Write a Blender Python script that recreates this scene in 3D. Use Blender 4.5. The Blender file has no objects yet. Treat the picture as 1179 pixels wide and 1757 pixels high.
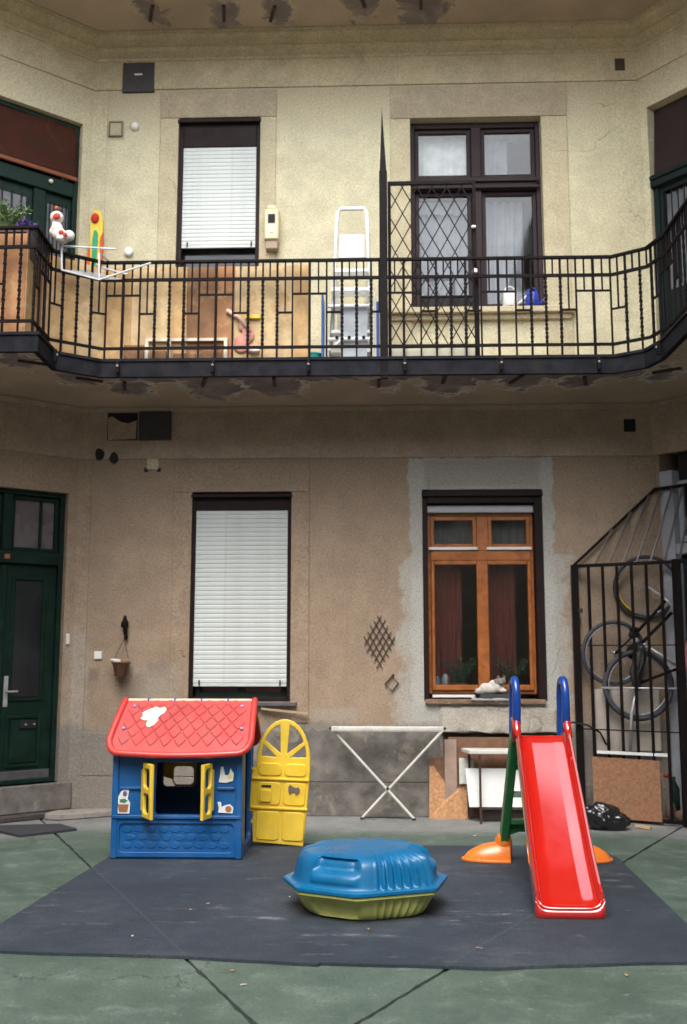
import bpy, bmesh, math, random
from mathutils import Vector, Matrix, noise as mnoise
R = math.radians
rnd = random.Random(7)
sc = bpy.context.scene
col = sc.collection

# ---------------------------------------------------------------- camera, sky, sun, exposure
cd = bpy.data.cameras.new('camera'); cam = bpy.data.objects.new('camera', cd); col.objects.link(cam)
sc.camera = cam
cd.sensor_fit = 'VERTICAL'; cd.sensor_height = 36; cd.lens = 35 * 1708 / 1708.2
cd.clip_start = 0.05; cd.clip_end = 500
cam.location = (0, 0, 1.5); cam.rotation_euler = (R(90 + 8), 0, R(2))
cd.dof.use_dof = True; cd.dof.focus_distance = 6.4; cd.dof.aperture_fstop = 1.9

SUN_EL, SUN_AZ = 57, 186          # azimuth measured clockwise from +Y (north)
world = bpy.data.worlds.new('World'); sc.world = world; world.use_nodes = True
wn = world.node_tree; wn.nodes.clear()
sky = wn.nodes.new('ShaderNodeTexSky'); sky.sky_type = 'NISHITA'; sky.sun_disc = False
sky.sun_elevation = R(SUN_EL); sky.sun_rotation = R(SUN_AZ); sky.air_density = 1.0; sky.dust_density = 2.0
hsv = wn.nodes.new('ShaderNodeHueSaturation'); hsv.inputs['Saturation'].default_value = 0.3
bg = wn.nodes.new('ShaderNodeBackground'); bg.inputs['Strength'].default_value = 0.15
wo = wn.nodes.new('ShaderNodeOutputWorld')
wn.links.new(sky.outputs[0], hsv.inputs['Color']); wn.links.new(hsv.outputs[0], bg.inputs[0]); wn.links.new(bg.outputs[0], wo.inputs[0])
sd = bpy.data.lights.new('sun', 'SUN'); sd.energy = 0.5; sd.angle = R(38); sd.color = (1.0, 0.95, 0.86)
sun = bpy.data.objects.new('sun', sd); col.objects.link(sun); sun.location = (0, -5, 30)
az = R(SUN_AZ); tosun = Vector((math.sin(az) * math.cos(R(SUN_EL)), math.cos(az) * math.cos(R(SUN_EL)), math.sin(R(SUN_EL))))
sun.rotation_euler = tosun.to_track_quat('Z', 'Y').to_euler()
sc.view_settings.view_transform = 'Standard'; sc.view_settings.look = 'None'
sc.view_settings.gamma = 1; sc.view_settings.use_curve_mapping = False
sc.view_settings.exposure = 2.06
sc.render.engine = 'CYCLES'
sc.cycles.max_bounces = 8; sc.cycles.diffuse_bounces = 5

# ---------------------------------------------------------------- node maths
class G:
    """a small wrapper that writes node expressions"""
    def __init__(s, m): s.nt = m.node_tree
    def n(s, t): return s.nt.nodes.new(t)
    def put(s, sock, v):
        if isinstance(v, E_): s.nt.links.new(v.s, sock)
        elif hasattr(v, 'is_output'): s.nt.links.new(v, sock)
        else: sock.default_value = v
    def math(s, op, a, b=0.0, c=None):
        k = s.n('ShaderNodeMath'); k.operation = op; s.put(k.inputs[0], a); s.put(k.inputs[1], b)
        if c is not None: s.put(k.inputs[2], c)
        return E_(s, k.outputs[0])
    def noise(s, vec, scale, detail=4, rough=0.55, dist=0.0):
        k = s.n('ShaderNodeTexNoise'); s.put(k.inputs['Vector'], vec); k.inputs['Scale'].default_value = scale
        k.inputs['Detail'].default_value = detail; k.inputs['Roughness'].default_value = rough; k.inputs['Distortion'].default_value = dist
        return E_(s, k.outputs['Fac'])
    def ramp(s, v, a, b, lo=0.0, hi=1.0):
        k = s.n('ShaderNodeMapRange'); k.interpolation_type = 'SMOOTHSTEP'; s.put(k.inputs[0], v)
        k.inputs[1].default_value = a; k.inputs[2].default_value = b; k.inputs[3].default_value = lo; k.inputs[4].default_value = hi
        return E_(s, k.outputs[0])
    def mix(s, f, a, b):
        k = s.n('ShaderNodeMix'); k.data_type = 'RGBA'
        s.put(k.inputs['Factor'], f)
        for i, v in (('A', a), ('B', b)):
            sock = [q for q in k.inputs if q.name == i and q.type == 'RGBA'][0]
            s.put(sock, (*v, 1) if isinstance(v, tuple) and len(v) == 3 else v)
        return [q for q in k.outputs if q.type == 'RGBA'][0]
    def scale_vec(s, vec, v3):
        k = s.n('ShaderNodeVectorMath'); k.operation = 'MULTIPLY'; s.put(k.inputs[0], vec); k.inputs[1].default_value = v3
        return k.outputs[0]
class E_:
    def __init__(s, g, sock): s.g, s.s = g, sock
    def __add__(s, o): return s.g.math('ADD', s, o)
    def __radd__(s, o): return s.g.math('ADD', s, o)
    def __sub__(s, o): return s.g.math('SUBTRACT', s, o)
    def __rsub__(s, o): return s.g.math('SUBTRACT', o, s)
    def __mul__(s, o): return s.g.math('MULTIPLY', s, o)
    def __rmul__(s, o): return s.g.math('MULTIPLY', s, o)
    def mx(s, o): return s.g.math('MAXIMUM', s, o)
    def mn(s, o): return s.g.math('MINIMUM', s, o)
    def abs(s): return s.g.math('ABSOLUTE', s)

MATS = {}
def base_mat(name, rough=0.6, spec=0.5, metal=0.0):
    m = bpy.data.materials.new(name); m.use_nodes = True
    b = m.node_tree.nodes['Principled BSDF']
    b.inputs['Roughness'].default_value = rough; b.inputs['Metallic'].default_value = metal
    b.inputs['Specular IOR Level'].default_value = spec
    return m, b, G(m)
def pos(g):
    k = g.n('ShaderNodeNewGeometry'); sep = g.n('ShaderNodeSeparateXYZ'); g.nt.links.new(k.outputs['Position'], sep.inputs[0])
    return k.outputs['Position'], E_(g, sep.outputs[0]), E_(g, sep.outputs[1]), E_(g, sep.outputs[2])
def bump(g, b, h, dist=0.004, strength=0.6):
    k = g.n('ShaderNodeBump'); k.inputs['Distance'].default_value = dist; k.inputs['Strength'].default_value = strength
    g.put(k.inputs['Height'], h); g.nt.links.new(k.outputs[0], b.inputs['Normal'])
def M(name, c, rough=0.6, var=0.18, scale=9, c2=None, metal=0.0, spec=0.5, bumpd=0.0, bscale=60, coat=0.0, grime=0.0, coat_ior=1.5):
    """plain material: colour broken up by two noises, optional second colour in patches, fine relief"""
    if name in MATS: return MATS[name]
    m, b, g = base_mat(name, rough, spec, metal)
    P = g.n('ShaderNodeTexCoord').outputs['Object']
    n1 = g.noise(P, scale, 5); n2 = g.noise(P, scale * 14, 3)
    lo = tuple(v * (1 - var) for v in c); hi = tuple(min(1, v * (1 + var)) for v in c)
    cc = g.mix(g.ramp(n1 * 0.75 + n2 * 0.25, 0.3, 0.7), lo, hi)
    if c2: cc = g.mix(g.ramp(g.noise(P, scale * 0.7, 6, 0.7, 0.4), 0.53, 0.66), cc, c2)
    if grime:
        gd = g.noise(P, 3.1, 6, 0.72, 0.5); sp = g.noise(P, 85, 3, 0.7); dr_ = g.noise(g.scale_vec(P, (14, 14, 1.4)), 1.0, 5, 0.65)
        dirt = g.ramp(gd, 0.42, 0.72, 0, grime).mx(g.ramp(dr_, 0.55, 0.75, 0, grime * 0.9)).mx(g.ramp(sp, 0.62, 0.72, 0, grime * 1.3))
        cc = g.mix(dirt, cc, (0.20, 0.185, 0.16))
        rg = g.ramp(n1, 0.3, 0.7, max(0.02, rough - 0.07), min(1, rough + 0.09)) + dirt * 0.5
    else: rg = g.ramp(n1, 0.3, 0.7, max(0.02, rough - 0.07), min(1, rough + 0.09))
    g.put(b.inputs['Base Color'], cc); g.put(b.inputs['Roughness'], rg)
    b.inputs['Coat IOR'].default_value = coat_ior
    if coat: b.inputs['Coat Weight'].default_value = coat; b.inputs['Coat Roughness'].default_value = 0.05
    if bumpd: bump(g, b, g.noise(P, bscale, 5, 0.6), bumpd)
    MATS[name] = m
    return m

def rect_mask(g, X, Z, n, x0, x1, z0, z1, soft=0.03, amp=0.12):
    dx = (x0 - X).mx(X - x1); dz = (z0 - Z).mx(Z - z1)
    d = dx.mx(dz) + (n - 0.5) * amp
    return g.ramp(d, -soft, soft, 1, 0)

def plaster(name, c, stain, patches=(), socle=None, zshade=None, bd=0.006):
    """patches: (x0,x1,z0,z1,soft,amp,colour,strength)"""
    m, b, g = base_mat(name, 0.9, 0.25)
    P, X, Y, Z = pos(g)
    big = g.noise(P, 0.9, 3, 0.6); mid = g.noise(P, 5, 5, 0.65); fine = g.noise(P, 70, 2, 0.7); lo = tuple(v * 0.86 for v in c); hi = tuple(v * 1.12 for v in c)
    cc = g.mix(g.ramp(mid * 0.6 + big * 0.4, 0.36, 0.64), lo, hi)
    cc = g.mix(g.ramp(big, 0.5, 0.75, 0, 0.45), cc, stain)
    # streaks that run down the wall
    st = g.noise(g.scale_vec(P, (9, 9, 0.7)), 1.0, 5, 0.6)
    cc = g.mix(g.ramp(st, 0.56, 0.78, 0, 0.35), cc, stain)
    if zshade:
        for (z0, z1, colr, k) in zshade:
            cc = g.mix(g.ramp(Z + (mid - 0.5) * 0.5, z0, z1, 0, k), cc, colr)  # shade below the galleries painted into the wall top colour
    pn = g.noise(P, 4.0, 5, 0.65, 0.3) if patches else None
    for (x0, x1, z0, z1, soft, amp, colr, k) in patches:
        mk = rect_mask(g, X, Z, pn, x0, x1, z0, z1, soft, amp)
        cc = g.mix(mk * g.ramp(mid, 0.2, 0.5, k * 0.8, k), cc, colr)
    if socle:
        zs, colr = socle
        mk = g.ramp(Z + (g.noise(P, 2.5, 6, 0.7) - 0.5) * 0.35, zs - 0.05, zs + 0.06, 1, 0)
        cc = g.mix(mk * 0.9, cc, colr)
    cc = g.mix(g.ramp(fine, 0.3, 0.7, 0.22, 0), cc, tuple(v * 0.45 for v in c))
    peb = g.noise(P, 52, 3, 0.85)
    cc = g.mix(g.ramp(peb, 0.30, 0.55, 0.50, 0), cc, tuple(v * 0.38 for v in c))
    cc = g.mix(g.ramp(peb, 0.54, 0.72, 0, 0.40), cc, tuple(min(1, v * 1.55) for v in c))
    cc = g.mix(g.ramp(g.noise(P, 13, 6, 0.8, 0.6), 0.62, 0.68, 0, 0.35), cc, tuple(v * 0.45 for v in c))
    vo = g.n('ShaderNodeTexVoronoi'); vo.feature = 'DISTANCE_TO_EDGE'; vo.inputs['Scale'].default_value = 0.75
    wv = g.n('ShaderNodeVectorMath'); wv.operation = 'ADD'; nz = g.n('ShaderNodeTexNoise'); nz.inputs['Scale'].default_value = 3.0; nz.inputs['Detail'].default_value = 5
    g.nt.links.new(P, nz.inputs['Vector']); sc_ = g.n('ShaderNodeVectorMath'); sc_.operation = 'SCALE'; sc_.inputs['Scale'].default_value = 0.55
    g.nt.links.new(nz.outputs['Color'], sc_.inputs[0]); g.nt.links.new(P, wv.inputs[0]); g.nt.links.new(sc_.outputs[0], wv.inputs[1]); g.nt.links.new(wv.outputs[0], vo.inputs['Vector'])
    crk = g.ramp(E_(g, vo.outputs['Distance']), 0.0, 0.005, 1, 0) * g.ramp(big, 0.54, 0.64)
    cc = g.mix(crk * 0.35, cc, tuple(v * 0.3 for v in c))
    g.put(b.inputs['Base Color'], cc)
    bump(g, b, mid * 1.2 + fine * 0.6 + peb * 0.5 - crk * 1.0, bd, 0.8)
    return m

# ---------------------------------------------------------------- mesh helpers
class MB:
    def __init__(s): s.b = bmesh.new(); s.mi = 0
    def _f(s, vs, ids, mi=None):
        for f in ids:
            try:
                q = s.b.faces.new([vs[i] for i in f]); q.material_index = s.mi
            except ValueError: pass
    def box(s, x0, x1, y0, y1, z0, z1, mat=None):
        p = [(x, y, z) for z in (z0, z1) for y in (y0, y1) for x in (x0, x1)]
        if mat: p = [tuple(mat @ Vector(q)) for q in p]
        v = [s.b.verts.new(q) for q in p]
        s._f(v, [(0, 2, 3, 1), (4, 5, 7, 6), (0, 1, 5, 4), (2, 6, 7, 3), (0, 4, 6, 2), (1, 3, 7, 5)])
        return s
    def beam(s, a, b, w, d=None, up=(0, 0, 1)):
        """rectangular bar from a to b, w across, d along up"""
        a, b = Vector(a), Vector(b); d = d or w
        t = (b - a).normalized(); u = Vector(up)
        if abs(t.dot(u)) > 0.98: u = Vector((0, 1, 0))
        x = t.cross(u).normalized(); u = x.cross(t)
        p = [q + x * sx * w / 2 + u * su * d / 2 for q in (a, b) for su in (-1, 1) for sx in (-1, 1)]
        v = [s.b.verts.new(q) for q in p]
        s._f(v, [(0, 2, 3, 1), (4, 5, 7, 6), (0, 1, 5, 4), (2, 6, 7, 3), (0, 4, 6, 2), (1, 3, 7, 5)])
        return s
    def tube(s, path, r, n=8, closed=False, cap=True):
        path = [Vector(p) for p in path]; N = len(path)
        rs = r if isinstance(r, (list, tuple)) else [r] * N
        rings = []; prev = None
        for i, p in enumerate(path):
            if closed: t = (path[(i + 1) % N] - path[i - 1]).normalized()
            else: t = (path[min(i + 1, N - 1)] - path[max(i - 1, 0)]).normalized()
            if prev is None:
                u = Vector((0, 0, 1)) if abs(t.z) < 0.9 else Vector((1, 0, 0)); u = (u - t * u.dot(t)).normalized()
            else: u = (prev - t * prev.dot(t)).normalized()
            prev = u; w = t.cross(u)
            rings.append([s.b.verts.new(p + (u * math.cos(2 * math.pi * k / n) + w * math.sin(2 * math.pi * k / n)) * rs[i]) for k in range(n)])
        for i in range(N if closed else N - 1):
            a, b = rings[i], rings[(i + 1) % N]
            for k in range(n): s._f([a[k], a[(k + 1) % n], b[(k + 1) % n], b[k]], [(0, 1, 2, 3)])
        if cap and not closed:
            s._f(rings[0], [tuple(range(n))[::-1]]); s._f(rings[-1], [tuple(range(n))])
        return s
    def grid(s, fn, nu, nv, cu=False, cv=False):
        V = [[s.b.verts.new(fn(i / (nu if cu else nu - 1), j / (nv if cv else nv - 1))) for j in range(nv)] for i in range(nu)]
        for i in range(nu if cu else nu - 1):
            for j in range(nv if cv else nv - 1):
                s._f([V[i][j], V[(i + 1) % nu][j], V[(i + 1) % nu][(j + 1) % nv], V[i][(j + 1) % nv]], [(0, 1, 2, 3)])
        return V
    def prism(s, pts, d):
        """polygon pts (3D, planar) pushed along vector d"""
        d = Vector(d); a = [s.b.verts.new(p) for p in pts]; b = [s.b.verts.new(Vector(p) + d) for p in pts]; n = len(a)
        s._f(a, [tuple(range(n))[::-1]]); s._f(b, [tuple(range(n))])
        for i in range(n): s._f([a[i], a[(i + 1) % n], b[(i + 1) % n], b[i]], [(0, 1, 2, 3)])
        return s
    def lathe(s, prof, o=(0, 0, 0), n=24, mat=None):
        o = Vector(o); rings = []
        for (r, z) in prof:
            q = [Vector((r * math.cos(2 * math.pi * k / n), r * math.sin(2 * math.pi * k / n), z)) for k in range(n)]
            if mat: q = [mat @ v for v in q]
            rings.append([s.b.verts.new(v + o) for v in q])
        for a, b in zip(rings, rings[1:]):
            for k in range(n): s._f([a[k], a[(k + 1) % n], b[(k + 1) % n], b[k]], [(0, 1, 2, 3)])
        s._f(rings[0], [tuple(range(n))[::-1]]); s._f(rings[-1], [tuple(range(n))])
        return s
    def ball(s, c, r, sub=2):
        r = r if isinstance(r, (tuple, list)) else (r, r, r)
        bmesh.ops.create_icosphere(s.b, subdivisions=sub, radius=1, matrix=Matrix.Translation(c) @ Matrix.Diagonal((*r, 1)))
        return s
    def mesh(s, name, bevel=0.0, seg=1, recalc=True):
        if recalc: bmesh.ops.recalc_face_normals(s.b, faces=s.b.faces)
        if bevel:
            bmesh.ops.bevel(s.b, geom=[e for e in s.b.edges if len(e.link_faces) == 2 and e.calc_face_angle(0) > 0.5], offset=bevel, segments=seg, affect='EDGES', clamp_overlap=True, profile=0.6)
        me = bpy.data.meshes.new(name); s.b.to_mesh(me); s.b.free()
        return me

def link(name, me, mat=None, parent=None, smooth=False):
    o = bpy.data.objects.new(name, me); col.objects.link(o)
    if mat is not None and len(me.materials) == 0:
        for q in (mat if isinstance(mat, (list, tuple)) else [mat]): me.materials.append(q)
    if smooth:
        for p in me.polygons: p.use_smooth = True
    if parent is not None: attach(o, parent)
    return o
def wloc(p):
    v = Vector(p.location)
    return v + wloc(p.parent) if p.parent else v
def attach(o, parent):
    o.parent = parent
    o.location = Vector(o.location) - wloc(parent)
def obj(name, mb, mat, parent=None, smooth=False, bevel=0.0, seg=1):
    return link(name, mb.mesh(name, bevel, seg), mat, parent, smooth)
def autosmooth(o, ang=35):
    me = o.data
    for p in me.polygons: p.use_smooth = True
    me.set_sharp_from_angle(angle=R(ang))
    return o
def thing(name, label, cat, loc=(0, 0, 0), group=None):
    o = bpy.data.objects.new(name, None); col.objects.link(o); o.location = loc; o.empty_display_size = 0.1
    return tag(o, label, cat, group)
def tag(o, label, cat, group=None):
    o['label'] = label; o['category'] = cat
    if group: o['group'] = group
    return o
def struct(o, label=None):
    o['kind'] = 'structure'
    if label: o['label'] = label
    return o
def plate(name, outline, holes, depth, frame, mat, parent=None, bevel=0.0, res=2):
    """flat panel with holes: 2D outline in (u, v), placed by frame = (origin, u axis, v axis); pushed along u x v, centred"""
    cu = bpy.data.curves.new(name, 'CURVE'); cu.dimensions = '2D'; cu.fill_mode = 'BOTH'
    cu.extrude = max(0.0001, depth / 2 - bevel); cu.bevel_depth = bevel; cu.bevel_resolution = res if bevel else 0
    if bevel: cu.offset = -bevel
    for loop in [outline] + list(holes):
        sp = cu.splines.new('POLY'); sp.points.add(len(loop) - 1); sp.use_cyclic_u = True
        for q, (u, v) in zip(sp.points, loop): q.co = (u, v, 0, 1)
    co = bpy.data.objects.new('tmp', cu); col.objects.link(co)
    me = bpy.data.meshes.new_from_object(co); bpy.data.objects.remove(co); bpy.data.curves.remove(cu)
    O, U, W = (Vector(q) for q in frame); U = U.normalized(); W = W.normalized(); N = U.cross(W)
    T = Matrix((U, W, N)).transposed().to_4x4(); T.translation = O
    me.transform(T); me.name = name
    me.materials.clear()
    o = link(name, me, mat, parent)
    return autosmooth(o, 40)
def rrect(u0, u1, v0, v1, r, n=4):
    pts = []
    for (cx, cy, a0) in ((u1 - r, v1 - r, 0), (u0 + r, v1 - r, 90), (u0 + r, v0 + r, 180), (u1 - r, v0 + r, 270)):
        for k in range(n + 1):
            a = R(a0 + 90 * k / n); pts.append((cx + r * math.cos(a), cy + r * math.sin(a)))
    return pts
def blob(name, balls, mat, parent=None, voxel=0.006, smoothit=4):
    mb = MB()
    for c, r in balls: mb.ball(c, r, 2)
    o = obj(name, mb, mat, parent, True)
    m = o.modifiers.new('r', 'REMESH'); m.mode = 'VOXEL'; m.voxel_size = voxel; m.use_smooth_shade = True
    k = o.modifiers.new('s', 'SMOOTH'); k.iterations = smoothit; k.factor = 0.5
    return o
def empties_children(root): return [o for o in bpy.data.objects if o.parent == root]

# ---------------------------------------------------------------- layout constants (metres)
WY = 9.5                                   # face of the back wall
AL = Vector((-2.9, 9.5, 0)); UL = Vector((-0.7557, -0.6549, 0))     # left diagonal wall: corner and direction
AR = Vector((2.65, 9.5, 0)); UR = Vector((0.640, -0.768, 0))        # right diagonal wall
LL = 2.1; LR = 2.4                                                   # their lengths
NL = Vector((0.6549, -0.7557, 0)); NR = Vector((-0.768, -0.640, 0)) # normals into the yard
BL = AL + UL * LL; BR = AR + UR * LR
def DL(t, n, z): return AL + UL * t + NL * n + Vector((0, 0, z))
def DR(t, n, z): return AR + UR * t + NR * n + Vector((0, 0, z))
FL = 3.88                                  # storey height
ZS0, ZS1 = 3.85, 4.02                      # gallery slab bottom / top

# ---------------------------------------------------------------- materials
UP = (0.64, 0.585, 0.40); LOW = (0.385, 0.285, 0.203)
BROWN = (0.30, 0.235, 0.165); GREY = (0.24, 0.225, 0.205); PALE = (0.50, 0.47, 0.41)
spots = [(-2.224, 8.68, .18), (-1.5, 8.66, .27), (-0.90, 8.66, .25), (0.039, 8.62, .13), (0.62, 8.62, .26), (1.28, 8.60, .20), (1.80, 8.62, .15), (2.45, 8.35, .14), (-2.62, 8.33, .15), (-2.94, 7.8, .16),
         (-2.2, 9.0, .13), (-1.5, 9.05, .15), (-0.96, 9.05, .13), (-0.15, 8.9, .18), (0.45, 9.0, .25)]
m_upper = plaster('upper_plaster', UP, (0.50, 0.43, 0.27), zshade=[(6.6, 7.3, (0.40, 0.32, 0.22), 0.75)],
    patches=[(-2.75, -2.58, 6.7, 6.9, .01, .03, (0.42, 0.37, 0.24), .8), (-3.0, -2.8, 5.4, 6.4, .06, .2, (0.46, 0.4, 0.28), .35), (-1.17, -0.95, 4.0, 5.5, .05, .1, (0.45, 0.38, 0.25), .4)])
m_low = plaster('lower_plaster', LOW, (0.27, 0.205, 0.145), zshade=[(2.6, 3.5, (0.28, 0.21, 0.155), 0.6)],
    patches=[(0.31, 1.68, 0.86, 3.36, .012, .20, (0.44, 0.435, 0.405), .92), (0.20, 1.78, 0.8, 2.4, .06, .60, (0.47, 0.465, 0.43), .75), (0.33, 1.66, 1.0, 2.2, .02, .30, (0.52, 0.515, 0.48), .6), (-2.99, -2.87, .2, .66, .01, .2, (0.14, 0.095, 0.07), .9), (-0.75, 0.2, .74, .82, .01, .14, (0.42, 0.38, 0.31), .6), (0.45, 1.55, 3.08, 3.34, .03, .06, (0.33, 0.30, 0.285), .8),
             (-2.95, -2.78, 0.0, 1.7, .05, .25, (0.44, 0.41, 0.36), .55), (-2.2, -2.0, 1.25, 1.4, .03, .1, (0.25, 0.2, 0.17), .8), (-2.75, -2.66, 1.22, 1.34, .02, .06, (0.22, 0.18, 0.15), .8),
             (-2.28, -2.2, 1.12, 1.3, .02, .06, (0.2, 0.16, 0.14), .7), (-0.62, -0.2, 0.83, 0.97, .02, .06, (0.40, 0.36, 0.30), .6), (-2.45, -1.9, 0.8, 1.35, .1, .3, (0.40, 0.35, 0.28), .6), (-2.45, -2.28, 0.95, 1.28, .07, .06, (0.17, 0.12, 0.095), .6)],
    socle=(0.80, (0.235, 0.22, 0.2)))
def soffit_mat():
    m, b, g = base_mat('soffit_plaster', 0.92, 0.2)
    P, X, Y, Z = pos(g)
    n = g.noise(P, 3.0, 7, 0.70, 1.0); fine = g.noise(P, 60, 4, 0.7); big = g.noise(P, 1.3, 5)
    cc = g.mix(g.ramp(big, 0.35, 0.65), (0.40, 0.32, 0.24), (0.50, 0.40, 0.30))
    d = None
    for i, (x, y, r) in enumerate(spots):
        vx = X - x; vy = Y - y; q = g.math('SQRT', vx * vx * 1.3 + vy * vy * 0.35) - r
        if i < 10: q = q.mx(Z - 6)
        else: q = q.mx(6 - Z)
        d = q if d is None else d.mn(q)
    edge = (Y - 8.50).mx(X.abs() - 2.3).mx(Z - 6)
    d = d.mn(edge)
    d = d + (n - 0.5) * 0.75 - .015
    rimk = g.ramp(g.noise(P, 2.0, 3), 0.38, 0.55, 0.25, 1.0) * g.ramp(Z, 5.9, 6.1, 1, 0.25)
    cc = g.mix(g.ramp(d, 0.0, 0.05, 1, 0) * rimk, cc, (0.74, 0.66, 0.58))
    cc = g.mix(g.ramp(d, -0.045, -0.02, 1, 0), cc, g.mix(g.ramp(n, .35, .65), (0.20, 0.165, 0.165), (0.32, 0.275, 0.27)))
    cc = g.mix(g.ramp(fine, 0.3, 0.65, 0.25, 0), cc, (0.12, 0.09, 0.065))
    g.put(b.inputs['Base Color'], cc)
    bump(g, b, g.ramp(d, -0.04, 0.01) * 1.5 + fine * 0.3 + n * 0.4, 0.01, 0.8)
    return m
m_soffit = soffit_mat()
m_corn = plaster('cornice_plaster', (0.50, 0.42, 0.28), (0.40, 0.33, 0.22))
m_corn_low = plaster('lower_cornice_plaster', (0.42, 0.325, 0.25), (0.31, 0.24, 0.18))
m_trim = plaster('window_surround_plaster', (0.55, 0.48, 0.32), (0.42, 0.35, 0.24))
m_head = plaster('window_header_plaster', (0.42, 0.35, 0.24), (0.33, 0.265, 0.18))
m_far = plaster('far_facade_plaster', (0.64, 0.60, 0.50), (0.50, 0.45, 0.36))  # pale so the unseen walls bounce more light
m_fascia = M('blue_grey_steel', (0.014, 0.0145, 0.019), 0.8, 0.6, 9, c2=(0.026, 0.020, 0.018), spec=.15, bumpd=0.002)
m_iron = M('dark_iron', (0.007, 0.0045, 0.005), 0.7, 0.3, 12, c2=(0.014, 0.007, 0.006), spec=.15)
m_rust = M('rusty_iron', (0.05, 0.028, 0.022), 0.8, 0.4, 30, bumpd=0.002)
m_dframe = M('dark_brown_paint', (0.017, 0.008, 0.008), 0.6, 0.3, 8, bumpd=0.001, spec=.2)
m_black = M('black_void', (0.008, 0.008, 0.009), 0.8, 0.3, 8)
m_shut = M('white_shutter', (0.62, 0.65, 0.63), 0.55, 0.05, 3, bumpd=0.0004, grime=0.16)
m_orange = M('orange_varnished_wood', (0.36, 0.115, 0.028), 0.35, 0.25, 14, c2=(0.27, 0.075, 0.02), bumpd=0.001)
m_white = M('white_paint', (0.74, 0.75, 0.73), 0.35, 0.05, 8)
m_whitep = M('white_plastic', (0.78, 0.77, 0.72), 0.4, 0.06, 8, grime=0.2)
m_green = M('dark_green_paint', (0.004, 0.018, 0.012), 0.55, 0.35, 7, c2=(0.006, 0.026, 0.016), spec=.22, bumpd=0.002, bscale=25)
m_green2 = M('faded_green_paint', (0.006, 0.013, 0.012), 0.6, 0.3, 7, spec=.2, bumpd=0.002)
m_step = M('worn_stone_step', (0.155, 0.135, 0.12), 0.85, 0.3, 10, c2=(0.25, 0.23, 0.20), bumpd=0.008, bscale=20)
m_stepd = M('dirty_stone', (0.06, 0.05, 0.047), 0.9, 0.3, 10, bumpd=0.006)
m_tile = M('red_plastic', (0.62, 0.045, 0.038), 0.32, 0.08, 5, coat=0.15, bumpd=0.0006, grime=0.18)
m_roof = M('sun_faded_red_plastic', (0.45, 0.045, 0.042), 0.55, 0.12, 5, bumpd=0.0008, grime=0.22)
m_blue = M('blue_plastic', (0.002, 0.085, 0.27), 0.42, 0.14, 5, coat=0.1, bumpd=0.0008, grime=0.1)
m_bluein = M('shaded_blue_plastic', (0.004, 0.05, 0.16), 0.5, 0.14, 5)  # the wall blue darkened, shade of the playhouse inside put into the colour
m_yellow = M('yellow_plastic', (0.80, 0.53, 0.035), 0.4, 0.08, 5, bumpd=0.0008, grime=0.16)
m_glass_dark = None
def glass(name, tint=(0.9, 0.92, 0.9), rough=0.02):
    m, b, g = base_mat(name, rough)
    b.inputs['Transmission Weight'].default_value = 1.0; b.inputs['Base Color'].default_value = (*tint, 1); b.inputs['IOR'].default_value = 1.45
    P = g.n('ShaderNodeTexCoord').outputs['Object']
    g.put(b.inputs['Roughness'], g.ramp(g.noise(P, 3, 4), 0.3, 0.8, 0.01, 0.12))
    return m
m_glass = glass('old_window_glass')
m_dirty = M('dark_dusty_glass', (0.018, 0.02, 0.022), 0.12, 0.3, 3)
m_curtain = M('net_curtain', (0.34, 0.35, 0.40), 0.9, 0.15, 5)
m_redcurt = M('dull_red_curtain', (0.20, 0.05, 0.042), 0.9, 0.2, 5)

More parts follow.
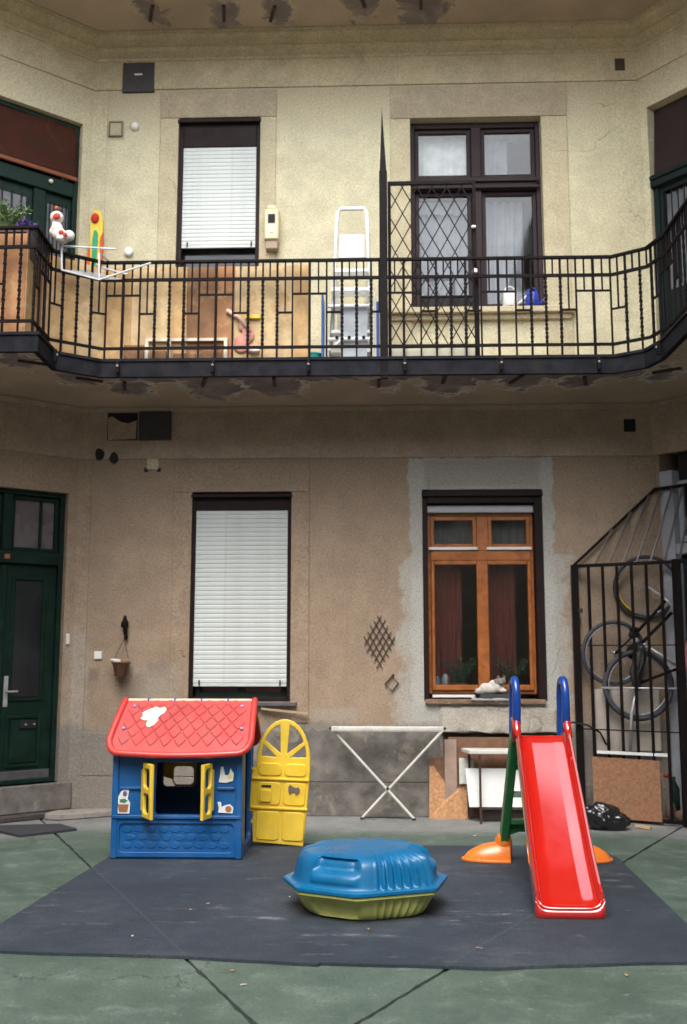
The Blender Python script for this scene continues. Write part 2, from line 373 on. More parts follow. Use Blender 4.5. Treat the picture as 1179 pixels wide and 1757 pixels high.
# ================================================================= GROUND
def ground_mat():
    m, b, g = base_mat('painted_concrete', 0.75, 0.35)
    P, X, Y, Z = pos(g)
    big = g.noise(P, 0.8, 6, 0.62); mid = g.noise(P, 4, 6, 0.7, 0.3); fine = g.noise(P, 55, 4, 0.7); grit = g.noise(P, 300, 2, 0.6)
    cc = g.mix(g.ramp(big * 0.6 + mid * 0.4, 0.36, 0.62), (0.058, 0.090, 0.068), (0.105, 0.145, 0.115))
    cc = g.mix(g.ramp(mid, 0.53, 0.72, 0, 0.75), cc, (0.185, 0.215, 0.185))
    cc = g.mix(g.ramp(g.noise(g.scale_vec(P, (1, 5, 1)), 1.6, 6, 0.75), 0.58, 0.72, 0, 0.6), cc, (0.23, 0.255, 0.23))
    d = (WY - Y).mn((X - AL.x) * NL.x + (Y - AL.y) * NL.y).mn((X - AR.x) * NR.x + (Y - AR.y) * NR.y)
    cc = g.mix(g.ramp(d + (mid - 0.5) * 0.9, 0.62, 1.05, 1, 0), cc, g.mix(g.ramp(mid, .3, .7), (0.20, 0.20, 0.20), (0.31, 0.31, 0.30)))
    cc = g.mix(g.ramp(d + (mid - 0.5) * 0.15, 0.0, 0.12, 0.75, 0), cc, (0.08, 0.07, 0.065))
    cc = g.mix(g.ramp(g.noise(P, 17, 5, 0.75), 0.64, 0.70, 0, 0.6), cc, (0.33, 0.35, 0.33))
    cc = g.mix(g.ramp(fine, 0.3, 0.6, 0.3, 0), cc, (0.04, 0.055, 0.045))
    peb = g.noise(P, 75, 3, 0.85)
    cc = g.mix(g.ramp(peb, 0.36, 0.6, 0.45, 0), cc, (0.045, 0.06, 0.05))
    cc = g.mix(g.ramp(peb, 0.58, 0.7, 0, 0.4), cc, (0.26, 0.29, 0.26))
    chip = g.noise(P, 9, 6, 0.8, 1.0)
    cc = g.mix(g.ramp(chip, 0.64, 0.665, 0, 0.7), cc, (0.26, 0.265, 0.25))
    cc = g.mix(g.ramp(chip, 0.33, 0.36, 0.6, 0), cc, (0.055, 0.065, 0.055))
    vo = g.n('ShaderNodeTexVoronoi'); vo.feature = 'DISTANCE_TO_EDGE'; vo.inputs['Scale'].default_value = 0.7
    nz = g.n('ShaderNodeTexNoise'); nz.inputs['Scale'].default_value = 2.5; nz.inputs['Detail'].default_value = 6; nz.inputs['Roughness'].default_value = 0.65
    sc_ = g.n('ShaderNodeVectorMath'); sc_.operation = 'SCALE'; sc_.inputs['Scale'].default_value = 0.7; wv = g.n('ShaderNodeVectorMath'); wv.operation = 'ADD'
    g.nt.links.new(P, nz.inputs['Vector']); g.nt.links.new(nz.outputs['Color'], sc_.inputs[0]); g.nt.links.new(P, wv.inputs[0]); g.nt.links.new(sc_.outputs[0], wv.inputs[1]); g.nt.links.new(wv.outputs[0], vo.inputs['Vector'])
    crk = g.ramp(E_(g, vo.outputs['Distance']), 0.0, 0.007, 1, 0) * g.ramp(big, 0.48, 0.54)
    cc = g.mix(crk * 0.8, cc, (0.03, 0.03, 0.025))
    g.put(b.inputs['Base Color'], cc); g.put(b.inputs['Roughness'], g.ramp(mid, .3, .7, .6, .85))
    bump(g, b, mid * 0.6 + fine * 0.5 + grit * 0.2, 0.005, 0.7)
    return m
m_ground = ground_mat()
m_dirt = M('joint_dirt', (0.035, 0.028, 0.02), 0.95, 0.4, 20, c2=(0.10, 0.06, 0.035), bumpd=0.01)
gb = MB(); gb.box(-40, 40, -40, 40, -0.6, -0.018)
ground = struct(obj('ground', gb, m_dirt))
JC = Vector((-0.322, 3.915)); JL = Vector((-3.28, 9.62)); JR = Vector((2.97, 9.62))
JLb = JC + (JC - JR) * 1.45; JRb = JC + (JC - JL) * 1.45
def slab(name, corners):
    c = sum(corners, Vector((0, 0))) / len(corners); pts = []
    n = len(corners); ins = []
    for i in range(n):
        p, a, b = corners[i], corners[i - 1], corners[(i + 1) % n]
        e1 = (p - a).normalized(); e2 = (b - p).normalized(); n1 = Vector((-e1.y, e1.x)); n2 = Vector((-e2.y, e2.x))
        if n1.dot(c - p) < 0: n1 = -n1
        if n2.dot(c - p) < 0: n2 = -n2
        bis = (n1 + n2).normalized(); ins.append(p + bis * 0.010 / max(0.3, bis.dot(n1)))
    for i in range(n):
        a, b = ins[i], ins[(i + 1) % n]; k = max(2, int((b - a).length / 0.06)); nn = Vector((-(b - a).y, (b - a).x)).normalized()
        for j in range(k):
            p = a.lerp(b, j / k)
            if j:
                w = mnoise.noise(Vector((p.x * 7, p.y * 7, 3))) * 0.009 + mnoise.noise(Vector((p.x * 23, p.y * 23, 9))) * 0.011
                p = p + nn * w
            pts.append((p.x, p.y, -0.1))
    mb = MB(); mb.prism(pts, (0, 0, 0.1))
    return obj(name, mb, m_ground, ground)
slab('ground_slab', [JC, JR, Vector((2.97, 10.2)), Vector((-3.28, 10.2)), JL])
slab('ground_slab', [JC, JL, Vector((-3.4, 10.2)), Vector((-7, 10.2)), Vector((-7, JLb.y)), JLb])
slab('ground_slab', [JC, JRb, Vector((7, JRb.y)), Vector((7, 10.2)), Vector((3.1, 10.2)), JR])
slab('ground_slab', [JC, JLb, Vector((-7, JLb.y - 3)), Vector((7, JRb.y - 3)), JRb])

# rubber play mat
def mat_mat():
    m, b, g = base_mat('rubber_mat', 0.75, 0.35)
    P, X, Y, Z = pos(g)
    big = g.noise(P, 1.1, 5, 0.6); mid = g.noise(P, 6, 6, 0.7); fine = g.noise(P, 75, 3, 0.85)
    cc = g.mix(g.ramp(big * .6 + mid * .4, 0.35, 0.65), (0.026, 0.036, 0.048), (0.048, 0.062, 0.080))
    # joints of the concrete below that press through, scuffs of chalk and dust
    jl = ((X - JC.x) * 0.8878 + (Y - JC.y) * 0.4603).abs(); jr = ((X - JC.x) * 0.866 - (Y - JC.y) * 0.5).abs()
    cc = g.mix(g.ramp(jl.mn(jr) + (mid - .5) * .02, 0.0, 0.014, 0.2, 0), cc, (0.14, 0.145, 0.155))
    s = g.noise(g.scale_vec(P, (2.2, 9, 1)), 1.0, 6, 0.78)
    cc = g.mix(g.ramp(s, 0.58, 0.70, 0, 0.6), cc, (0.19, 0.195, 0.2))
    cc = g.mix(g.ramp(g.noise(P, 38, 4, 0.8), 0.68, 0.74, 0, 0.7), cc, (0.26, 0.26, 0.26))
    for (x0, x1, y0, y1, k) in ((-.95, -.55, 5.80, 6.15, .8), (.35, .80, 5.75, 6.05, .8), (-.4, .35, 5.50, 5.66, .7), (1.35, 1.6, 6.6, 7.3, .5), (-.6, -.3, 5.3, 5.45, .4)):
        mk = rect_mask(g, X, Y, mid, x0, x1, y0, y1, .05, .35)
        cc = g.mix(mk * g.ramp(s, 0.50, 0.66, 0, k * 0.75), cc, (0.30, 0.31, 0.32))
    cc = g.mix(g.ramp(big, 0.5, 0.7, 0, 0.4) * g.ramp(mid, .4, .6), cc, (0.115, 0.12, 0.125))
    cc = g.mix(g.ramp(fine, 0.3, 0.7, 0.65, 0), cc, (0.018, 0.022, 0.032))
    g.put(b.inputs['Base Color'], cc)
    bump(g, b, fine + mid * .4, 0.003, 0.7)
    return m
cor = [(-1.95, 8.06), (-2.0, 7.18), (-2.10, 5.6), (-2.14, 5.2), (-1.01, 5.135), (-0.30, 5.03), (-0.285, 5.05), (0.55, 5.01), (1.49, 5.135), (1.68, 5.15), (1.70, 6.1), (1.735, 7.6), (1.62, 8.05), (0.22, 8.0), (-0.42, 8.08)]
pts = []
for i in range(len(cor)):
    a, b = Vector(cor[i]), Vector(cor[(i + 1) % len(cor)]); k = max(1, int((b - a).length / 0.08))
    for j in range(k):
        p = a.lerp(b, j / k); w = mnoise.noise(Vector((p.x * 3, p.y * 3, 1))) * 0.014 + mnoise.noise(Vector((p.x * 20, p.y * 20, 5))) * 0.004
        pts.append((p.x, p.y + w, 0.002))
mb = MB(); mb.prism(pts, (0, 0, 0.014))
tag(obj('play_mat', mb, mat_mat()), 'large dark grey rubber mat laid over the green yard under the toys', 'mat')

# ================================================================= BUILDING
bld = thing('courtyard_building', 'old plastered courtyard building with an upper gallery and corner doors', 'building', (0, 9.5, 0))
def wall_holes(name, O, U, N, s0, s1, z0, z1, holes, mat, depth=0.32, thick=0.5):
    """front face at O + U*s, thick behind, with reveals round each hole (s0,s1,z0,z1)"""
    mb = MB(); O = Vector(O); U = Vector(U); N = Vector(N)
    ss = sorted({s0, s1, *[h[0] for h in holes], *[h[1] for h in holes]}); zz = sorted({z0, z1, *[h[2] for h in holes], *[h[3] for h in holes]})
    def P(s, d, z): return O + U * s - N * d + Vector((0, 0, z))
    cells = {}
    for i in range(len(ss) - 1):
        for j in range(len(zz) - 1):
            sm, zm = (ss[i] + ss[i + 1]) / 2, (zz[j] + zz[j + 1]) / 2
            cells[i, j] = not any(h[0] < sm < h[1] and h[2] < zm < h[3] for h in holes)
    vc = {}
    def v(s, d, z):
        k = (round(s, 4), d, round(z, 4))
        if k not in vc: vc[k] = mb.b.verts.new(P(s, d, z))
        return vc[k]
    def solid(i, j): return cells.get((i, j), False)
    for (i, j), f in cells.items():
        if not f: continue
        a, b, c, d = ss[i], ss[i + 1], zz[j], zz[j + 1]
        for dd in (0, thick): mb._f([v(a, dd, c), v(b, dd, c), v(b, dd, d), v(a, dd, d)], [(0, 1, 2, 3)])
        if not solid(i - 1, j): mb._f([v(a, 0, c), v(a, 0, d), v(a, thick, d), v(a, thick, c)], [(0, 1, 2, 3)])
        if not solid(i + 1, j): mb._f([v(b, 0, c), v(b, 0, d), v(b, thick, d), v(b, thick, c)], [(0, 1, 2, 3)])
        if not solid(i, j - 1): mb._f([v(a, 0, c), v(b, 0, c), v(b, thick, c), v(a, thick, c)], [(0, 1, 2, 3)])
        if not solid(i, j + 1): mb._f([v(a, 0, d), v(b, 0, d), v(b, thick, d), v(a, thick, d)], [(0, 1, 2, 3)])
    return obj(name, mb, mat, bld)
X_ = (1, 0, 0); NB = (0, -1, 0)
LW = (-1.80, -0.835, 1.035, 3.035); RW = (0.425, 1.575, 1.045, 3.05)
ULW = (-2.02, -1.18, 4.84, 6.92); URW = (0.345, 1.665, 4.85, 6.87)
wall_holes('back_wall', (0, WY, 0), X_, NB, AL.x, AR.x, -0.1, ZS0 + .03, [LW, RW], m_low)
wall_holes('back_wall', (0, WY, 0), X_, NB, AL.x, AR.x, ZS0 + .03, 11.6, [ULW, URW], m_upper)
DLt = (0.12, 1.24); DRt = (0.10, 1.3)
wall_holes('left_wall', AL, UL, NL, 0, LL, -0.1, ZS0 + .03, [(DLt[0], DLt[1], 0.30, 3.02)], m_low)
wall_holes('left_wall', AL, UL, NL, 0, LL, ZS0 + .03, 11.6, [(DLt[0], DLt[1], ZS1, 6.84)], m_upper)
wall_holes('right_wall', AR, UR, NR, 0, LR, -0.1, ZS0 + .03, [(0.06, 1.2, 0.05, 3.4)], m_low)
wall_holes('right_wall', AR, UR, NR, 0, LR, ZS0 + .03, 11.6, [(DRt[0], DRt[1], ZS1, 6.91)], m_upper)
# unseen rest of the yard: side walls and street wing, lowered for more skylight
YB = -3.6
sideL = BL.x; sideR = BR.x
wins = [(s, s + 1.1, z, z + 2.0) for z in (1.0, 4.9, 8.8) for s in (1.2, 3.9, 6.6, 9.0)]
for nm, x, n, y0 in (('left_wall', sideL, (1, 0, 0), BL.y), ('right_wall', sideR, (-1, 0, 0), BR.y)):
    L = y0 - YB
    hs = [h for h in wins if h[1] < L - .3 and h[3] < 7.4]
    wall_holes(nm, (x, y0, 0), (0, -1, 0), n, 0, L, -0.1, 8.2, hs, m_far)
    for (a, b, z0, z1) in hs:
        mb = MB(); xx = x - n[0] * 0.14
        mb.box(min(xx, xx - n[0] * .03), max(xx, xx - n[0] * .03), y0 - b, y0 - a, z0, z1)
        w = obj('window', mb, m_dirty, bld)
        f = MB()
        x0_, x1_ = sorted((xx + n[0] * .002, xx + n[0] * .05))
        for (ya, yb, za, zb) in ((y0 - b, y0 - b + .07, z0, z1), (y0 - a - .07, y0 - a, z0, z1), ((2 * y0 - a - b) / 2 - .04, (2 * y0 - a - b) / 2 + .04, z0 + .071, z1 - .071), (y0 - b + .071, y0 - a - .071, z0, z0 + .07), (y0 - b + .071, y0 - a - .071, z1 - .07, z1)):
            f.box(x0_, x1_, ya, yb, za, zb)
        obj('frame', f, m_white, w)
hs = [(s, s + 1.1, z, z + 2.0) for z in (4.3,) for s in (0.9, 3.0, 5.2, 7.0) if s + 1.2 < sideR - sideL]
gatew = ((sideR - sideL) / 2 - 1.3, (sideR - sideL) / 2 + 1.3, -0.1, 3.2)
wall_holes('street_wing_wall', (sideL, YB, 0), X_, (0, 1, 0), 0, sideR - sideL, -0.1, 6.9, hs + [gatew], m_far)
for (a, b, z0, z1) in hs:
    w = obj('window', MB().box(sideL + a, sideL + b, YB - .18, YB - .15, z0, z1), m_dirty, bld)
    f = MB(); c = sideL + (a + b) / 2
    f.box(sideL + a, sideL + a + .07, YB - .148, YB - .1, z0, z1); f.box(sideL + b - .07, sideL + b, YB - .148, YB - .1, z0, z1); f.box(c - .04, c + .04, YB - .148, YB - .1, z0, z1)
    obj('frame', f, m_white, w)
obj('carriage_gate', MB().box(sideL + gatew[0] - .05, sideL + gatew[1] + .05, YB - .5, YB - .4, -.1, 3.25), m_green, bld)

# cornices swept round the corner
def sweep_in(name, prof, z, mat, ext=1.0):
    path = [BL, AL, AR, BR]; ns = []
    off = []
    nrm = [NL, Vector((0, -1, 0)), NR]
    bis = [NL, (NL + nrm[1]) / (1 + NL.dot(nrm[1])), (NR + nrm[1]) / (1 + NR.dot(nrm[1])), NR]
    mb = MB(); rings = []
    for p, b in zip(path, bis):
        rings.append([mb.b.verts.new(p + b * o + Vector((0, 0, z + h))) for (o, h) in prof])
    for a, b in zip(rings, rings[1:]):
        for k in range(len(prof)): mb._f([a[k], a[(k + 1) % len(prof)], b[(k + 1) % len(prof)], b[k]], [(0, 1, 2, 3)])
    return obj(name, mb, mat, bld)
CP = [(-.05, -.008), (.014, -.008), (.016, 0.0), (.018, .295), (.03, .30), (.034, .325), (.055, .335), (.095, .36), (.11, .39), (.11, .40), (.14, .405), (.20, .425), (.235, .455), (.24, .475), (.26, .477), (.26, .51), (-.05, .51)]
CPL = [(-.05, -.008), (.014, -.008), (.016, 0.0), (.018, .455), (.04, .462), (.05, .478), (.075, .482), (.08, .49), (-.05, .49)]
sweep_in('cornice', CP, 7.255, m_corn)
sweep_in('cornice', CPL, 3.375, m_corn_low)
# faint raised corner strips and window surrounds
def band(name, x0, x1, z0, z1, mat, d=0.018, y=WY):
    return obj(name, MB().box(x0, x1, y - d, y + .03, z0, z1), mat, bld, bevel=0.004)
for (a, b, z0) in ((ULW[0] - .19, ULW[1] + .16, 4.03), (URW[0] - .2, URW[1] + .26, 4.03)):
    h = ULW if a < -1 else URW
    band('window_surround', a, h[0], z0, h[3], m_trim); band('window_surround', h[1], b, z0, h[3], m_trim)
    band('window_header', a, b, h[3] + .002, 7.22, m_head, 0.022)
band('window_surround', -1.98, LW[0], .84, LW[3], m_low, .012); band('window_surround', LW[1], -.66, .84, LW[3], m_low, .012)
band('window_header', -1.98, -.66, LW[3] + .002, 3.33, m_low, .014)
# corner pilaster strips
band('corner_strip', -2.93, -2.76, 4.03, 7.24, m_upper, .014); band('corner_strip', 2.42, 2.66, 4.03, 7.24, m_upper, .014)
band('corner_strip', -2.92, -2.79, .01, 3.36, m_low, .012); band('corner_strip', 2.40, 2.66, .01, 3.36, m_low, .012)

# stone socle with its broken top edge
m_socle = M('grey_cement_socle', (0.155, 0.140, 0.125), 0.9, 0.45, 6, c2=(0.26, 0.225, 0.18), bumpd=0.012, bscale=14)
def socle(x0, x1, z0, z1, d, jag, mt=None):
    mb = MB(); n = int((x1 - x0) / 0.04); top = []
    for i in range(n + 1):
        x = x0 + (x1 - x0) * i / n
        top.append((x, z1 + jag * (mnoise.noise(Vector((x * 3.1, 1, 2))) + .6 * mnoise.noise(Vector((x * 17, 4, 2))))))
    pts = [(x0, WY - d, z0)] + [(x, WY - d, z) for x, z in top] + [(x1, WY - d, z0)]
    mb.prism(pts, (0, d + .02, 0))
    return obj('socle_course', mb, mt or m_socle, bld, bevel=0.004)
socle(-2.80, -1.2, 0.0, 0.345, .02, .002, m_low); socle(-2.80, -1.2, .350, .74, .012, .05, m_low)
socle(-1.19, 0.62, 0.0, 0.30, .022, .002); socle(-1.19, 0.56, .305, .78, .012, .06)
socle(0.63, 2.4, 0.0, 0.29, .028, .01)
# plaster bulge below the right window and a flat panel painted dark for the shaded recess beneath
mb = MB()
prof = [(0, .755), (.07, .757), (.085, .77), (.075, .82), (.055, .87), (.04, .91), (.03, .95), (.022, .985), (0, 1.0)]
mb.grid(lambda u, v: Vector((0.56 + 1.1 * u + .0, WY - prof[round(v * 8)][0] * (1 if .01 < u < .99 else 0) + .0 - .016 * mnoise.noise(Vector((u * 9, v * 5, 0))), prof[round(v * 8)][1] + .02 * mnoise.noise(Vector((u * 7, 1, v * 3))))), 40, 9)
autosmooth(obj('plaster_bulge', mb, plaster('grey_repair_plaster', (0.40, 0.365, 0.31), (0.26, 0.22, 0.19)), bld), 60)
obj('recess_shade', MB().box(0.60, 1.70, WY - .006, WY + .02, .30, .752), M('recess_shade_paint', (0.06, 0.048, 0.042), .9, .4, 6), bld)

# gallery slabs and fascia
RP = [Vector(p) for p in ((-4.6, 7.62), (-2.77, 7.62), (-2.79, 8.10), (-2.42, 8.38), (2.05, 8.40), (2.31, 8.22), (2.385, 7.95), (2.40, 3.2), (2.40, 2.4))]
def offs(path, d):
    out = []
    for i, p in enumerate(path):
        t1 = (path[i] - path[i - 1]).normalized() if i else (path[1] - path[0]).normalized()
        t2 = (path[i + 1] - path[i]).normalized() if i < len(path) - 1 else t1
        n1 = Vector((-t1.y, t1.x)); n2 = Vector((-t2.y, t2.x)); b = (n1 + n2).normalized(); out.append(p + b * d / max(.4, b.dot(n1)))
    return out
def gallery(z0, z1, nm):
    outer = offs(RP, -0.03)
    poly = [(p.x, p.y) for p in outer] + [(sideR + .1, 2.4), (sideR + .1, BR.y), (BR.x + .1, BR.y), (AR.x + .1, AR.y + .12), (AL.x - .1, AL.y + .12), (BL.x - .1, BL.y)]
    poly[0] = (sideL - .1, 7.62 - .03)
    poly = [p for i, p in enumerate(poly) if i == 0 or (Vector(p) - Vector(poly[i - 1])).length > 1e-3]
    mb = MB(); mb.prism([(x, y, z0 + .02) for x, y in poly], (0, 0, z1 - z0 - .03))
    s = obj('gallery_slab', mb, m_soffit, bld)
    fo = offs(RP, -0.075); fi = offs(RP, -0.034)
    mb = MB()
    for (za, zb, o) in ((z0 + .018, z1 - .028, 0), (z1 - .025, z1, -.012), (z0 + .008, z0 + .026, -.006)):
        A = offs(RP, -0.075 + o); B = offs(RP, -0.034)
        ring = [[mb.b.verts.new((p.x, p.y, z)) for z in (za, zb)] + [mb.b.verts.new((q.x, q.y, z)) for z in (zb, za)] for p, q in zip(A, B)]
        for a, b in zip(ring, ring[1:]):
            for k in range(4): mb._f([a[k], a[(k + 1) % 4], b[(k + 1) % 4], b[k]], [(0, 1, 2, 3)])
    obj('gallery_fascia', mb, m_fascia, s)
    return s
sl1 = gallery(ZS0, ZS1, 'gallery'); sl2 = gallery(ZS0 + FL, ZS1 + FL, 'gallery')
# exposed rusty beam ends in the peeled soffit
for (x, y, r) in spots:
    z = (ZS0 if spots.index((x, y, r)) < 10 else ZS0 + FL) + .012
    a = Vector((x + rnd.uniform(-.03, .03), y - r * 1.1, z)); dx = rnd.uniform(-.09, .09)
    if x < -2.5: a = Vector((x, y, z)); b = a + Vector((.2, .12, 0))
    elif x > 2.2: a = Vector((x - .1, y - .0, z)); b = a + Vector((.2, -.14, 0))
    else: b = a + Vector((dx, .2 + r * .3, .0))
    if b.z < 6 and b.y < 8.42 and abs(x) < 2.2: pass
    obj('rusty_beam', MB().beam(a, b, .03, .02), m_rust, sl1 if z < 6 else sl2)

# ---------------------------------------------------------------- windows
def frame_box(mb, x0, x1, z0, z1, y0, y1, w, wt=None, wb=None):
    wt = wt or w; wb = wb or w
    mb.box(x0, x0 + w, y0, y1, z0, z1); mb.box(x1 - w, x1, y0, y1, z0, z1)
    mb.box(x0 + w, x1 - w, y0, y1, z1 - wt, z1); mb.box(x0 + w, x1 - w, y0, y1, z0, z0 + wb)
def shutter_window(h, sx0, sx1, sz0, sz1, pitch, label):
    mb = MB(); frame_box(mb, h[0] + .002, h[1] - .002, h[2] + .002, h[3] - .002, WY + .03, WY + .12, sx0 - h[0] - .012, h[3] - sz1, .04)
    w = obj('window', mb, m_dframe, bld, bevel=.004); w['label'] = label
    mb = MB(); mb.box(h[0] - .008, h[1] + .008, WY - .03, WY + .05, h[3] - .05, h[3] - .022); obj('head_trim', mb, m_dframe, w)
    mb = MB()   # slat: curved profile
    for (ya, za, yb, zb) in ((.0485, .0005, .044, .008), (.044, .008, .044, pitch * .78), (.044, pitch * .78, .0485, pitch - .0005)):
        v = [mb.b.verts.new(q) for q in ((sx0 - .01, WY + ya, za), (sx1 + .01, WY + ya, za), (sx1 + .01, WY + yb, zb), (sx0 - .01, WY + yb, zb))]
        mb._f(v, [(0, 1, 2, 3)])
    bmesh.ops.remove_doubles(mb.b, verts=mb.b.verts, dist=1e-5)
    bmesh.ops.solidify(mb.b, geom=mb.b.faces[:], thickness=.006)
    me = mb.mesh('slat'); n = int(round((sz1 - sz0) / pitch))
    for i in range(n):
        o = link('slat', me, m_shut); o.location = (0, 0, sz0 + i * pitch); attach(o, w)
    obj('bottom_rail', MB().box(sx0 - .01, sx1 + .01, WY + .04, WY + .058, sz0 - .03, sz0 - .002), m_shut, w, bevel=.003)
    for x in (sx0 + .05, sx1 - .05): obj('shutter_stop', MB().box(x - .006, x + .006, WY + .028, WY + .04, sz0 - .02, sz0 + .03), m_iron, w)
    mb = MB(); mb.box(h[0] + .04, h[1] - .04, WY + .14, WY + .146, h[2] + .04, h[3]); obj('pane', mb, m_dirty, w)
    mb = MB(); frame_box(mb, h[0] + .05, h[1] - .05, h[2] + .03, h[2] + .5, WY + .1, WY + .138, .05); mb.box((h[0] + h[1]) / 2 - .03, (h[0] + h[1]) / 2 + .03, WY + .1, WY + .138, h[2] + .08, h[2] + .45)
    obj('casement', mb, m_green, w)
    return w
w1 = shutter_window(LW, -1.755, -.885, 1.205, 2.865, .0437, 'ground floor window with dark frame and lowered white roller shutter')
obj('sill', MB().box(-1.83, -.77, WY - .07, WY + .1, 1.0, 1.032), M('grey_sill_metal', (.10, .1, .11), .5, .2), w1, bevel=.003)
w2 = shutter_window(ULW, -1.965, -1.215, 5.575, 6.63, .0422, 'upper floor window with dark frame and white roller shutter')
obj('sill', MB().box(-2.05, -1.15, WY - .05, WY + .1, 4.80, 4.838), m_trim, w2)

# right ground window: orange wood in a dark reveal
w3 = obj('window', MB(), m_dframe, bld); w3['label'] = 'ground floor window of orange varnished wood in a grey plaster patch'
mb = MB(); x0, x1 = RW[0] + .05, RW[1] - .075
bpy.data.meshes.remove(w3.data) if False else None
def fill(o, mb, bevel=0):
    me = mb.mesh(o.name, bevel); mt = [m for m in o.data.materials]; o.data = me
    for q in mt: me.materials.append(q)
mb = MB(); mb.box(RW[0] + .002, x0, WY + .02, WY + .2, RW[2], RW[3]); mb.box(x1, RW[1] - .002, WY + .02, WY + .2, RW[2], RW[3]); mb.box(x0, x1, WY + .01, WY + .2, 2.92, RW[3] - .002)
fill(w3, mb, .004)
obj('head_trim', MB().box(RW[0] - .004, RW[1] + .004, WY - .02, WY + .03, 2.985, 3.03), m_dframe, w3)
obj('shutter_box_strip', MB().box(x0 + .002, x1 - .002, WY + .07, WY + .13, 2.835, 2.905), M('dull_white_metal', (.42, .42, .43), .5, .1), w3, bevel=.004)
mb = MB(); W0, W1 = WY + .10, WY + .16; cx = (x0 + x1) / 2 + .02
frame_box(mb, x0 + .003, x1 - .003, 1.105, 2.833, W0 + .03, W1 + .02, .03)
mb.box(x0 + .033, x1 - .033, W0 + .01, W1 + .02, 2.375, 2.47)
mb.box(cx - .055, cx + .055, W0 + .012, W1 + .02, 2.471, 2.80)
obj('frame', mb, m_orange, w3, bevel=.004)
sash = []
for (a, b) in ((x0 + .034, cx - .03), (cx + .0, x1 - .034)):
    mb = MB(); frame_box(mb, a, b - (.0 if b < cx else 0), 1.14, 2.372, W0, W1, .033, .04, .05)
    obj('sash', mb, m_orange, w3, bevel=.005)
    obj('pane', MB().box(a + .03, b - .03, W0 + .03, W0 + .034, 1.18, 2.34), m_glass, w3)
obj('meeting_stile', MB().box(cx - .065, cx + .045, W0 - .018, W0 - .001, 1.13, 2.373), m_orange, w3, bevel=.006)
for (a, b) in ((x0 + .034, cx - .057), (cx + .057, x1 - .034)):
    mb = MB(); frame_box(mb, a, b, 2.50, 2.80, W0 + .02, W1, .035)
    obj('top_sash', mb, m_orange, w3, bevel=.004)
    obj('pane', MB().box(a + .03, b - .03, W0 + .04, W0 + .044, 2.53, 2.77), m_glass, w3)
    obj('weather_strip', MB().box(a - .02, b + .01, W0 - .012, W0 + .012, 2.474, 2.502), m_white, w3, bevel=.003)
obj('sill', MB().box(RW[0] + .01, RW[1] - .02, WY - .05, WY + .12, 1.02, 1.06), M('flaking_wood_sill', (.22, .13, .08), .8, .4, 14, c2=(.4, .37, .33), bumpd=.004), w3, bevel=.004)
obj('weather_strip', MB().box(x0 + .03, cx - .1, WY + .03, WY + .095, 1.075, 1.10), m_white, w3, bevel=.003)
def room(x0, x1, z0, z1, c=(0.2, 0.13, 0.11)):
    mb = MB(); mb.box(x0 - .3, x1 + .3, WY + .55, WY + 2.6, z0 - .8, z1 + .4)
    bmesh.ops.reverse_faces(mb.b, faces=mb.b.faces)
    f = [q for q in mb.b.faces if abs(q.calc_center_median().y - (WY + .55)) < .01]; bmesh.ops.delete(mb.b, geom=f, context='FACES_ONLY')
    me = mb.mesh('room_interior', recalc=False); return link('room_interior', me, M('dim_room_wall_%d' % int(c[0] * 1000), c, .9), bld)
room(*RW[:2], RW[2], RW[3]); room(URW[0], URW[1], URW[2], URW[3], (.09, .075, .08)); room(LW[0] + 0, LW[1] - .01, 1.1, 3.0)
def curtain(name, x0, x1, z0, z1, y, mat, parent, folds=9, amp=.02, hem=0.0):
    mb = MB()
    mb.grid(lambda u, v: Vector((x0 + (x1 - x0) * u, y + amp * math.sin(u * folds * 6.28 + .6 * math.sin(v * 4)) * (.4 + .6 * (1 - v)), z0 + (z1 - z0) * v + (hem * abs(math.sin(u * folds * 3.14)) if v == 0 else 0))), folds * 10, 9)
    return obj(name, mb, mat, parent, True)
curtain('curtain', x0 + .05, x0 + .34, 1.2, 2.36, WY + .3, m_redcurt, w3, 5); curtain('curtain', cx + .03, cx + .33, 1.2, 2.36, WY + .3, m_redcurt, w3, 5)
curtain('curtain', x0 + .04, x1 - .04, 2.5, 2.8, WY + .26, M('grey_net', (.14, .14, .15), .9), w3, 11, .012)

# upper right window: two by two, violet brown frame, net curtains
w4 = obj('window', MB(), M('violet_brown_paint', (.026, .014, .016), .6, .25, 8, spec=.25, bumpd=.001), bld); w4['label'] = 'upper floor window with four panes, a dark violet frame and net curtains'
mf = w4.data.materials[0]
a, b = URW[0], URW[1]; mx = 1.015
mb = MB(); frame_box(mb, a + .002, b - .002, URW[2] + .002, URW[3] - .002, WY + .08, WY + .18, .045, .06, .05)
mb.box(a + .047, b - .047, WY + .06, WY + .18, 6.13, 6.27)
mb.box(mx - .05, mx + .05, WY + .07, WY + .18, 6.272, URW[3] - .062); mb.box(mx - .05, mx + .05, WY + .07, WY + .18, URW[2] + .052, 6.128)
fill(w4, mb, .005)
for zc in (6.15, 6.22): obj('transom_moulding', MB().box(a + .02, b - .02, WY + .035, WY + .059, zc - .012, zc + .012), mf, w4, bevel=.004)
for (c, d, z0, z1) in ((a + .049, mx - .052, 6.275, 6.807), (mx + .052, b - .049, 6.275, 6.807), (a + .049, mx - .052, 4.905, 6.126), (mx + .052, b - .049, 4.905, 6.126)):
    mb = MB(); frame_box(mb, c, d, z0, z1, WY + .11, WY + .16, .04); obj('sash', mb, mf, w4, bevel=.004)
    obj('pane', MB().box(c + .038, d - .038, WY + .13, WY + .134, z0 + .038, z1 - .038), m_glass, w4)
curtain('curtain', a + .06, mx - .06, 4.93, 6.0, WY + .3, m_curtain, w4, 6, .03); curtain('curtain', mx + .05, b - .16, 4.93, 6.1, WY + .3, m_curtain, w4, 5, .03)
